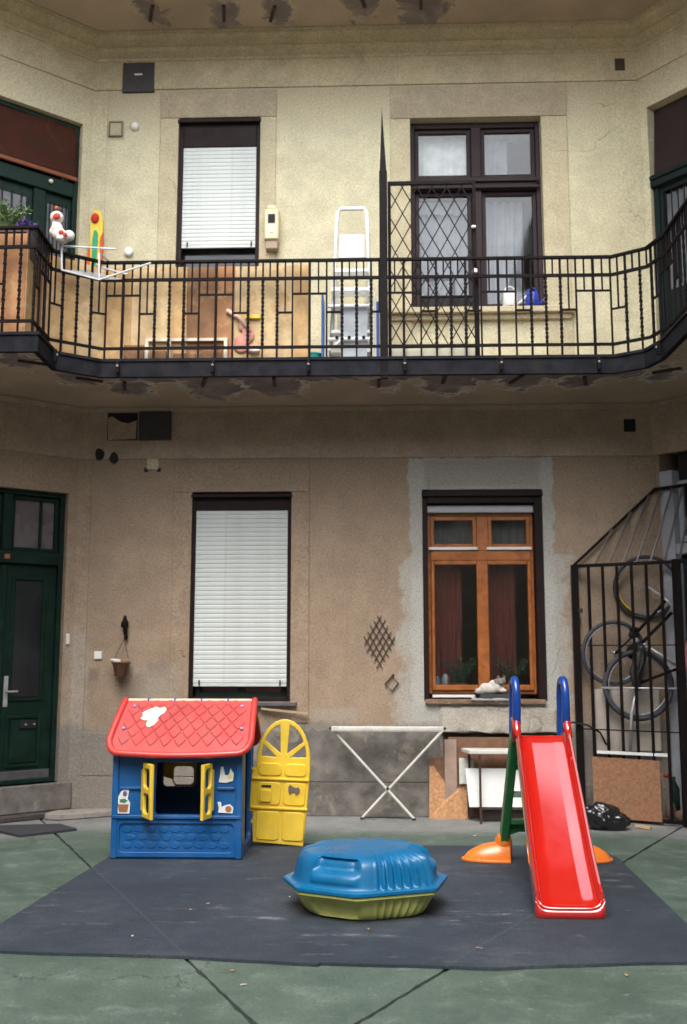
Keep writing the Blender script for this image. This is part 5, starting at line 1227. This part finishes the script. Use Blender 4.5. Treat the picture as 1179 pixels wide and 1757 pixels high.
flat2 = lambda nm, pts, mat, y, par: obj(nm, MB().prism([(x, y, z) for x, z in pts], (0, .003, 0)), mat, par)
flat2('bone_sticker', [(c_ + .05, .46), (c_ + .065, .475), (c_ + .08, .46), (c_ + .11, .45), (c_ + .125, .46), (c_ + .14, .44), (c_ + .13, .415), (c_ + .11, .40), (c_ + .10, .42), (c_ + .075, .42), (c_ + .065, .40), (c_ + .05, .42)], M('dull_purple_sticker', (.16, .12, .13), .5), dy - .036, dr)
dr.rotation_euler = (0, R(2.2), 0); dr.location = Vector(dr.location) + Vector((-.012, 0, -.02))
for z in (.20, .60): obj('door_hinge', MB().beam((hx1 + .0, dy, z), (dx0 + .045, dy, z), .02), m_yellow, t)

# ================================================================= CLAM SANDBOX
t = thing('clam_sandbox', 'closed clam shaped sandbox with blue ribbed lid and green base', 'sandbox', (-.08, 6.17, .016))
C0 = Vector((-.083, 6.11, 0))
OCT = [(-.49, .0), (-.385, -.29), (-.045, -.445), (.405, -.27), (.487, .06), (.33, .36), (.0, .44), (-.36, .32)]
ang = [math.atan2(y, x) for x, y in OCT]
def Rout(a):
    a = (a + math.pi) % (2 * math.pi) - math.pi
    d = Vector((math.cos(a), math.sin(a))); best = 1e9
    for i in range(8):
        p, q = Vector(OCT[i]), Vector(OCT[(i + 1) % 8]); e = q - p
        den = d.x * e.y - d.y * e.x
        if abs(den) < 1e-9: continue
        tt = (p.x * e.y - p.y * e.x) / den; ss = (p.x * d.y - p.y * d.x) / den
        if tt > 0 and -1e-6 <= ss <= 1 + 1e-6: best = min(best, tt)
    return best
NA = 360
Rw = [Rout(2 * math.pi * i / NA) for i in range(NA)]
def smooth(R_, w): return [sum(R_[(i + k) % NA] for k in range(-w, w + 1)) / (2 * w + 1) for i in range(NA)]
R1 = smooth(Rw, 2); R2 = smooth(Rw, 14)
def sm(x, a, b):
    x = min(1, max(0, (x - a) / (b - a))); return x * x * (3 - 2 * x)
def angdeg(i): return (360 * i / NA + 180) % 360 - 180        # -180..180
def flute(i):
    a = angdeg(i); w = sm(a, -84, -74) * (1 - sm(a, -24, -16)); return w * math.cos((a + 80) * 2 * math.pi / 7.6)
def lobes(i):      # broad scallops round the back
    a = angdeg(i); w = sm(a, 20, 40) + (1 - sm(a, -170, -160)) * 0; w = sm(a, 15, 30); return w * (abs(math.cos(a * math.pi / 24)) * 2 - 1.1)
prof_l = [(1.0, .0, 0, 0), (1.0, .018, 0, 0), (.985, .022, 0, 0), (.93, .024, .1, 0), (.905, .032, .6, .1), (.885, .06, 1, .3), (.865, .10, 1, .5), (.845, .14, 1, .8), (.82, .172, 1, 1), (.785, .192, .9, 1), (.73, .206, .6, .9), (.64, .218, .45, .8), (.5, .226, .3, .6), (.34, .231, .2, .4), (.17, .234, .1, .2), (.0, .235, 0, 0)]
ZR = .17
def lid_pt(i, k):
    r, h, wf, wl = prof_l[k]; a = 2 * math.pi * i / NA; f = flute(i); l = lobes(i); ad = angdeg(i)
    base = R1[i] * r if r > .92 else R2[i] * r
    base += .013 * f * wf + .010 * l * wl
    inn = sm(r, .25, .7)
    z = ZR + h + .006 * f * wf * sm(h, .11, .15) * inn + .006 * l * sm(h, .1, .17) * inn * wl
    # stepped moulding on the front left, shoulder on the right
    if -140 < ad < -92:
        w = sm(ad, -152, -134) * (1 - sm(ad, -101, -92)); base -= .045 * w * sm(h, .095, .12) * (1 - sm(h, .165, .18)) ; base += .012 * w * sm(h, .04, .06) * (1 - sm(h, .085, .1))
    if -16 < ad < 14:
        w = sm(ad, -18, -10) * (1 - sm(ad, 6, 16))
        base -= .05 * w * sm(h, .11, .135) * sm(r, .55, .65)
        base += .012 * w * sm(h, .06, .08) * (1 - sm(h, .1, .115))
    return C0 + Vector((base * math.cos(a), base * math.sin(a), z))
def shell(prof, fn, nm, mat, flip=False):
    mb = MB(); K = len(prof)
    V = [[mb.b.verts.new(fn(i, k)) for k in range(K - 1)] for i in range(NA)]; top = mb.b.verts.new(fn(0, K - 1))
    for i in range(NA):
        j = (i + 1) % NA
        for k in range(K - 2): mb._f([V[i][k], V[j][k], V[j][k + 1], V[i][k + 1]], [(0, 1, 2, 3)])
        mb._f([V[i][K - 2], V[j][K - 2], top], [(0, 1, 2)])
    o = obj(nm, mb, mat, t); autosmooth(o, 55)
    return o
def dense(pr, n=3):
    out = []
    for i in range(len(pr) - 1):
        p = [pr[max(0, i - 1)], pr[i], pr[i + 1], pr[min(len(pr) - 1, i + 2)]]
        for k in range(n if i > 1 else 1):
            f = k / n; out.append(tuple(.5 * ((2 * p[1][c]) + (-p[0][c] + p[2][c]) * f + (2 * p[0][c] - 5 * p[1][c] + 4 * p[2][c] - p[3][c]) * f * f + (-p[0][c] + 3 * p[1][c] - 3 * p[2][c] + p[3][c]) * f ** 3) for c in range(len(pr[0]))))
    return out + [pr[-1]]
prof_l = dense([(a, h * .86, c, d) for a, h, c, d in prof_l])
shell(prof_l, lid_pt, 'lid', M('glossy_blue_plastic', (.001, .115, .27), .33, .08, 6, coat=.12, spec=.4, bumpd=.0006, bscale=30, grime=.05))
prof_b = [(.93, 0, 0), (1.0, .0, 0), (1.0, -.014, 0), (.985, -.018, 0), (.92, -.022, .2), (.895, -.035, .9), (.865, -.075, 1), (.82, -.110, 1), (.78, -.134, 1), (.73, -.146, .6), (.5, -.148, .2), (.0, -.148, 0)]
def base_pt(i, k):
    r, h, wf = prof_b[k]; a = 2 * math.pi * i / NA; f = flute(i); ad = angdeg(i)
    b = (R1[i] if r > .92 else R2[i]) * r * .975 + .011 * f * wf
    if -140 < ad < -92 and -.12 < h < -.03: b -= .018 * sm(ad, -145, -135) * (1 - sm(ad, -98, -92))
    return C0 + Vector((b * math.cos(a), b * math.sin(a), ZR - .006 + h))
shell(prof_b, base_pt, 'base', M('olive_green_plastic', (.50, .52, .15), .4, .1, 6, bumpd=.0008, bscale=30, grime=.15))

# ================================================================= SLIDE
t = thing('slide', 'small red plastic slide with green ladder, orange feet and blue handrails', 'slide', (1.1, 6.7, .016))
P0 = Vector((1.116, 7.02, 0)); P1 = Vector((1.074, 5.93, 0))
ctr = [(7.075, .925), (7.04, .93), (6.985, .90), (6.9, .83), (6.7, .655), (6.5, .485), (6.33, .335), (6.18, .22), (6.05, .13), (5.97, .082), (5.93, .066)]
def sc_at(y, z, off):
    f = (y - P1.y) / (P0.y - P1.y); hwid = .193 - .012 * f
    return Vector((P1.x + (P0.x - P1.x) * f + off * hwid, y, z))
# cross-section: (offset -1..1, lift normal)
sec = [(-1.0, -.035), (-1.02, .03), (-1.0, .075), (-.955, .092), (-.90, .088), (-.87, .07), (-.85, .03), (-.82, .008), (-.74, .0), (-.4, -.001), (0, -.002), (.4, -.001), (.74, .0), (.82, .008), (.85, .03), (.87, .07), (.90, .088), (.955, .092), (1.0, .075), (1.02, .03), (1.0, -.035), (.9, -.038), (.84, -.03), (0, -.03), (-.84, -.03), (-.9, -.038)]
def resample(pts, n):
    out = []
    for i in range(n):
        tt = i / (n - 1) * (len(pts) - 1); k = min(int(tt), len(pts) - 2); f = tt - k
        p = [pts[max(0, k - 1)], pts[k], pts[k + 1], pts[min(len(pts) - 1, k + 2)]]
        out.append(tuple(.5 * ((2 * p[1][c]) + (-p[0][c] + p[2][c]) * f + (2 * p[0][c] - 5 * p[1][c] + 4 * p[2][c] - p[3][c]) * f * f + (-p[0][c] + 3 * p[1][c] - 3 * p[2][c] + p[3][c]) * f ** 3) for c in (0, 1)))
    return out
cl = resample(ctr, 60)
mb = MB(); V = []
for i, (y, z) in enumerate(cl):
    a = cl[max(0, i - 1)]; b = cl[min(len(cl) - 1, i + 1)]; d = Vector((0, b[0] - a[0], b[1] - a[1])).normalized(); n = Vector((0, d.z, -d.y)); n = n if n.z > 0 else -n
    k = i / 59; lipfade = 1 - .45 * sm(k, .93, 1.0)
    V.append([mb.b.verts.new(sc_at(y, z, o) + n * (l * (lipfade if l > .01 else 1)) ) for o, l in sec])
for A, B in zip(V, V[1:]):
    for k in range(len(sec)): mb._f([A[k], A[(k + 1) % len(sec)], B[(k + 1) % len(sec)], B[k]], [(0, 1, 2, 3)])
mb._f(V[0], [tuple(range(len(sec)))]); mb._f(V[-1], [tuple(range(len(sec)))[::-1]])
m_red = M('glossy_red_plastic', (.48, .009, .005), .06, .05, 5, coat=1.0, coat_ior=2.0, grime=.05, bumpd=.0006, bscale=9)
o = obj('chute', mb, m_red, t); autosmooth(o, 50)
# lower lip that turns to the ground
mb = MB()
def lip(u, v):
    off = -1.0 + 2.0 * u; a = R(80 - 150 * v); edge = abs(off) ** 8 * .045
    rr_ = .034; p = sc_at(5.93, .125, off); return Vector((p.x, p.y - .012 - rr_ * math.cos(R(-70 + 150 * v)) * 1.0 + edge, p.z - .035 + (rr_ + edge * .3) * math.sin(R(85 - 165 * v)) - .012 * v))
lip_prof = [(0, -.002), (-.014, .006), (-.030, .007), (-.044, -.004), (-.052, -.018), (-.052, -.034), (-.044, -.048), (-.02, -.048), (0, -.045)]
Lp = []
for i in range(25):
    off = -1.01 + 2.02 * i / 24; p = sc_at(5.93, .066, off); e = abs(off) ** 10; row = []
    for (dy_, dz_) in lip_prof: row.append(mb.b.verts.new((p.x, p.y + dy_ * (1 - .45 * e), p.z + dz_ + (.045 * e if dz_ > -.03 else 0))))
    Lp.append(row)
for A, B in zip(Lp, Lp[1:]):
    for k in range(len(lip_prof)): mb._f([A[k], A[(k + 1) % len(lip_prof)], B[(k + 1) % len(lip_prof)], B[k]], [(0, 1, 2, 3)])
mb._f(Lp[0], [tuple(range(len(lip_prof)))]); mb._f(Lp[-1], [tuple(range(len(lip_prof)))[::-1]])
o = obj('end_lip', mb, m_red, t); autosmooth(o, 50)
obj('end_lip_bead', MB().tube([sc_at(5.93 - .036 + .02 * abs(q) ** 6, .068 + .035 * abs(q) ** 8, q * .93) for q in [-1 + k / 12 for k in range(25)]], .013, 10), m_red, t, True)
# horns of the side walls at the top
for q in (-1, 1):
    pth = [sc_at(6.93, .93, q * .95), sc_at(6.99, .995, q * .95), sc_at(7.04, 1.045, q * .96), sc_at(7.075, 1.04, q * .97), sc_at(7.09, .98, q * .97), sc_at(7.09, .88, q * .97)]
    obj('side_horn', MB().tube(pth, [.024, .027, .030, .030, .028, .026], 12), m_red, t, True)
obj('top_step', MB().box(.955, 1.285, 7.05, 7.12, .885, .925), m_red, t, bevel=.01, seg=2)
# green ladder
m_gr = M('green_plastic', (.012, .13, .035), .32, .12, 6, coat=.15, bumpd=.0006, grime=0.2)
legs = []
for q, xb, xt in ((-1, .892, .945), (1, 1.395, 1.30)):
    a = Vector((xb, 7.47, .13)); b = Vector((xt, 7.12, .93))
    mb = MB(); mb.beam(a, b, .058, .10, (0, 1, .3)); obj('ladder_rail', mb, m_gr, t, bevel=.014, seg=3)
def at_h(q, z):
    f = (z - .13) / .8; return Vector(((.892 + .053 * f) if q < 0 else (1.395 - .095 * f), 7.47 - .35 * f, z))
for z in (.30, .50, .70):
    a, b = at_h(-1, z), at_h(1, z); o = obj('rung', MB().beam(a, b, .09, .035), m_gr if z != .50 else M('worn_green_step', (.25, .42, .27), .5), t, bevel=.01, seg=2)
a, b = at_h(-1, .2), at_h(1, .2)
plate('ladder_brace', [(a.x, .15), (a.x + .04, .205), (a.x + .1, .225), (b.x - .1, .225), (b.x - .04, .205), (b.x, .15), (b.x, .30), (a.x, .30)], [], .035, ((0, 7.42, 0), (1, 0, 0), (0, 0, 1)), m_gr, t, .006)
# orange feet: half domes with a socket
m_or = M('orange_plastic', (.78, .19, .022), .28, .07, 6, coat=.3, grime=0.2)
for q, xi, xo in ((-1, .93, .60), (1, 1.36, 1.66)):
    mb = MB(); cxx = xi
    def ft(u, v):
        a = math.pi * u; x = abs(xo - xi) * (1 - (1 - math.sin(a)) * 0) 
        r = v; L = abs(xo - xi)
        s_x = -1 if q < 0 else 1
        th = R(90) * v
        return Vector((xi + s_x * L * math.sin(th) * (math.sin(a)), 7.47 + .12 * math.sin(th) * math.cos(a) * (.8 + .2 * math.sin(a)), .018 + .135 * math.cos(th) ** 1.1))
    mb.grid(ft, 25, 12); bmesh.ops.remove_doubles(mb.b, verts=mb.b.verts, dist=1e-4)
    es = [e for e in mb.b.edges if len(e.link_faces) == 1]; bmesh.ops.contextual_create(mb.b, geom=es)
    obj('foot', mb, m_or, t, True).data.set_sharp_from_angle(angle=R(55))
    pa = at_h(q, .03); pb = at_h(q, .19)
    obj('foot_socket', MB().tube([pa, at_h(q, .16), pb], [.072, .062, .046], 16), m_or, t, True).data.set_sharp_from_angle(angle=R(50))
    L = abs(xo - xi); s_x = -1 if q < 0 else 1
    obj('foot_rim', MB().prism([(xi + s_x * (L + .012) * math.sin(math.pi * k / 20), 7.47 + .128 * math.cos(math.pi * k / 20), .0165) for k in range(21)], (0, 0, .02)), m_or, t, bevel=.004)
# blue handrails
m_hb = M('deep_blue_glossy_plastic', (.006, .05, .27), .18, .08, 6, coat=.4)
for q, x in ((-1, .948), (1, 1.283)):
    pth = [(x, 7.03, .96), (x, 7.01, 1.08), (x, 7.005, 1.18), (x, 7.02, 1.25), (x, 7.055, 1.295), (x, 7.11, 1.305), (x, 7.17, 1.28), (x, 7.205, 1.21), (x, 7.205, 1.10), (x - .006, 7.19, .95), (x - .01, 7.17, .80)]
    sm_p = []
    for i in range(len(pth) - 1):
        p = [Vector(pth[max(0, i - 1)]), Vector(pth[i]), Vector(pth[i + 1]), Vector(pth[min(len(pth) - 1, i + 2)])]
        for k in range(4):
            f = k / 4; sm_p.append(.5 * ((2 * p[1]) + (-p[0] + p[2]) * f + (2 * p[0] - 5 * p[1] + 4 * p[2] - p[3]) * f * f + (-p[0] + 3 * p[1] - 3 * p[2] + p[3]) * f ** 3))
    sm_p.append(Vector(pth[-1]))
    obj('handrail', MB().tube(sm_p, .028, 14), m_hb, t, True)

# ================================================================= BICYCLE CAGE
t = thing('bicycle_cage', 'dark iron barred cage with sloping top in the right corner', 'cage', (2.3, 9.1, 0))
ca, cb = Vector((1.845, 9.42, 0)), Vector((2.66, 8.975, 0)); cd_ = (cb - ca).normalized(); H = 2.31
def cp(s, z): return ca + cd_ * s + Vector((0, 0, z))
CL = (cb - ca).length
mb = MB(); mb.beam(cp(0, .01), cp(0, H), .06); obj('post', mb, m_iron, t)
obj('post', MB().beam(cp(CL, .01), cp(CL, H + .01), .065), m_iron, t)
obj('top_rail', MB().beam(cp(.026, H - .012), cp(CL + .4, H - .012), .03), m_iron, t)
for z in (1.56, .80): obj('cross_rail', MB().beam(cp(.026, z), cp(CL + .4, z), .022, .01), m_iron, t)
obj('bottom_rail', MB().beam(cp(.026, .035), cp(CL + .4, .035), .03), m_iron, t)
nb = 6
for k in range(1, nb + 1):
    s_ = CL * k / (nb + 1); obj('bar', MB().tube([cp(s_, .05), cp(s_, H - .02)], .0145, 8), m_iron, t)
for k in range(1, 3): obj('bar', MB().tube([cp(CL + .13 * k, .05), cp(CL + .13 * k, H - .02)], .0145, 8), m_iron, t)
Tp = Vector((2.63, 9.46, 3.03)); F0 = cp(0, H); Te = DR(.75, .03, 3.03)
obj('roof_edge', MB().tube([F0 + Vector((0, .02, 0)), Tp], .013, 8), m_iron, t); obj('roof_rail', MB().beam(Tp, Te, .03), m_iron, t)
for k in range(1, 11):
    st = cp(.126 * k - .05, H)
    f = k * .235
    en = F0.lerp(Tp, f) if f < 1 else Tp.lerp(Te, (f - 1) / 1.5)
    if k > 1: obj('roof_bar', MB().tube([st, en], .011, 6), M('greyed_iron', (.10, .085, .08), .5, .3), t)
obj('lock', MB().box(1.862, 1.90, 9.365, 9.395, 1.86, 1.90), m_rust, t)

def ring(mb, c, r, rt, n=40, N=8, ax=Vector((0, 1, 0))):
    u = Vector((1, 0, 0)) if abs(ax.x) < .8 else Vector((0, 0, 1)); u = (u - ax * u.dot(ax)).normalized(); w = ax.cross(u)
    mb.tube([c + (u * math.cos(6.28318 * k / n) + w * math.sin(6.28318 * k / n)) * r for k in range(n)], rt, N, closed=True)
m_tyre = M('grey_black_tyre', (.05, .047, .055), .8, .2, 20); m_rim = M('dull_alloy', (.36, .36, .40), .35, .1, metal=.5)
m_chr = M('scratched_chrome', (.5, .5, .52), .3, .2, metal=.6)
def wheel(par, c, r, tr, rimmat=m_rim, ax=Vector((0, 1, 0)), yellow=False):
    c = Vector(c); mb = MB(); ring(mb, c, r, tr, ax=ax); w = obj('wheel', mb, m_tyre, par, True)
    mb = MB(); ring(mb, c, r - tr - .006, .008, ax=ax, N=6); obj('rim', mb, rimmat, w, True)
    mb = MB()
    u = Vector((1, 0, 0)); u = (u - ax * u.dot(ax)).normalized(); v = ax.cross(u)
    for k in range(28):
        a = 6.28318 * k / 28; e = c + (u * math.cos(a) + v * math.sin(a)) * (r - tr - .01); mb.tube([c + ax * (.02 if k % 2 else -.02), e], .0009, 3)
    s_ = obj('spokes', mb, M('dull_spokes', (.12, .12, .13), .5), w); 
    obj('hub', MB().tube([c - ax * .035, c + ax * .035], .018, 10), m_chr, w, True)
    if yellow:
        pts = [c - ax * .02 + (u * math.cos(R(a)) + v * math.sin(R(a))) * (r - tr - .012) for a in range(110, 200, 6)]
        obj('yellow_reflector', MB().tube(pts, .008, 6), m_yellow, w, True)
t = thing('bicycle', 'grey bicycle hung upright on the wall inside the cage, wheels uppermost', 'bicycle', (2.3, 9.4, 1.5))
wa, wb = Vector((2.50, 9.40, 2.10)), Vector((2.17, 9.36, 1.49))
wheel(t, wa, .285, .018, yellow=True, ax=Vector((.1, .97, .2)).normalized()); wheel(t, wb, .285, .018, ax=Vector((-.05, .99, .1)).normalized())
def bt(par, nm, a, b, r, mat): obj(nm, MB().tube([a, b], r, 8), mat, par, True)
hd = Vector((2.70, 9.30, 1.86)); bbk = Vector((2.34, 9.33, 1.50)); st = Vector((2.66, 9.3, 1.98))
m_sil = M('silver_frame', (.46, .46, .47), .35, .1, metal=.3)
bt(t, 'fork', wa + Vector((0, -.05, 0)), Vector((2.70, 9.28, 1.94)), .012, m_sil); bt(t, 'frame_tube', hd, bbk, .015, m_iron); bt(t, 'frame_tube', st, Vector((2.36, 9.32, 1.66)), .014, m_iron); bt(t, 'frame_tube', Vector((2.36, 9.32, 1.66)), bbk, .014, m_iron)
bt(t, 'chain_stay', bbk, wb + Vector((0, -.05, 0)), .009, m_iron); bt(t, 'seat_stay', Vector((2.36, 9.32, 1.66)), wb + Vector((0, -.05, 0)), .008, m_iron)
bt(t, 'handlebar', Vector((2.60, 9.16, 1.98)), Vector((2.74, 9.20, 1.86)), .011, m_sil)
obj('chainring', MB().lathe([(.02, -.004), (.075, -.004), (.075, .004), (.02, .004)], bbk + Vector((0, -.04, 0)), 20, Matrix.Rotation(R(90), 4, 'X')), m_iron, t, True)
blob('saddle', [((2.335, 9.27, 1.66), (.05, .05, .045)), ((2.335, 9.25, 1.71), (.045, .06, .02))], m_black, t, .008)
t = thing('bicycle', 'bicycle with thick dark tyre and silver frame hung lowest in the cage', 'bicycle', (2.37, 9.3, 1.2))
wc = Vector((2.365, 9.30, 1.20)); wheel(t, wc, .30, .026, ax=Vector((0, 1, 0)))
ap = Vector((2.72, 9.18, 1.36))
bt(t, 'frame_tube', Vector((2.41, 9.24, 1.57)), ap, .014, m_sil); bt(t, 'frame_tube', ap, wc + Vector((0, -.05, .02)), .013, m_iron); bt(t, 'frame_tube', Vector((2.41, 9.24, 1.57)), wc + Vector((.0, -.05, 0)), .013, m_iron)
mb = MB(); bmesh.ops.create_icosphere(mb.b, subdivisions=4, radius=1)
for v in mb.b.verts:
    p = v.co.copy(); q = p * (1 + .25 * mnoise.fractal(p * 2.2, 1, 2, 3)); v.co = Vector((2.345 + q.x * .055 + .02 * math.sin(q.z * 3), 9.21 + q.y * .04, 1.38 + q.z * .22))
obj('pannier_bag', mb, M('black_nylon', (.02, .018, .02), .6, .3, 20), t, True)
bt(t, 'handlebar', Vector((2.03, 9.29, 1.175)), Vector((2.70, 9.10, 1.175)), .010, m_sil)
obj('fork', MB().tube([wc + Vector((-.02, -.05, 0)), (2.28, 9.24, .95), (2.26, 9.25, .62)], [.012, .014, .012], 8), m_sil, t, True)
obj('headlamp', MB().ball((2.33, 9.2, 1.60), (.035, .03, .03), 2), m_chr, t, True)

tag(obj('pale_cupboard', MB().box(1.99, 2.58, 9.40, 9.49, .60, 1.16), M('pale_beige_board', (.42, .36, .31), .8, .15, 4), bevel=.004), 'pale beige board fixed to the wall behind the bicycles', 'board')
tag(obj('white_strip', MB().beam((1.97, 9.29, .605), (2.56, 9.05, .60), .03, .025), m_white), 'white strip lying along the top of the brown chipboard panel in the cage', 'strip')
tag(obj('chipboard_sheet', MB().prism([(1.93, 9.32, .03), (2.46, 9.05, .03), (2.46, 9.05, .55), (1.93, 9.32, .56)], (.01, .012, 0)), M('reddish_chipboard', (.30, .145, .075), .85, .3, 40, c2=(.24, .17, .13), bumpd=.002)), 'reddish brown chipboard panel behind the lower bars of the cage', 'board')
t = thing('cage_clutter', 'small heap of dark green and brown things in the cage corner', 'clutter', (2.6, 9.1, 0))
obj('green_bottle', MB().lathe([(.04, 0), (.045, .01), (.045, .2), (.015, .26), (.015, .3), (0, .3)], (2.62, 9.2, .1), 14), m_green, t, True)
blob('bag', [((2.56, 9.13, .12), (.05, .04, .09)), ((2.66, 9.12, .07), (.07, .05, .06))], M('brown_sack', (.12, .07, .05), .9), t, .008)
obj('cap', MB().ball((2.54, 9.14, .42), .025, 2), M('dull_red', (.25, .03, .02), .6), t, True)
t = thing('pink_towel', 'pink towel hanging over the right post of the cage', 'towel', (2.69, 8.93, 1.35))
mb = MB(); mb.grid(lambda u, v: Vector((2.685 + .16 * u, 8.925 - .05 * u + .012 * math.sin(u * 14), 1.33 + .27 * v - .02 * u)), 20, 6); bmesh.ops.solidify(mb.b, geom=mb.b.faces[:], thickness=.008); obj('cloth', mb, M('pink_terry', (.62, .27, .31), .95, .15, 20), t, True)
# black cable from the wall to the cage
tag(obj('cable', MB().tube([(1.66, 9.45, .83), (1.78, 9.38, .86), (1.9, 9.33, .84), (2.02, 9.36, .77), (2.08, 9.40, .66)], .009, 6), m_black), 'black cable running from the wall into the cage above the garbage bag', 'cable')
tag(obj('sill_stick', MB().beam((-1.10, 9.44, .975), (-.66, 9.44, .93), .02, .018), M('pale_lath', (.42, .32, .2), .8)), 'pale wooden lath resting under the left window sill', 'lath')

bpy.context.view_layer.update()
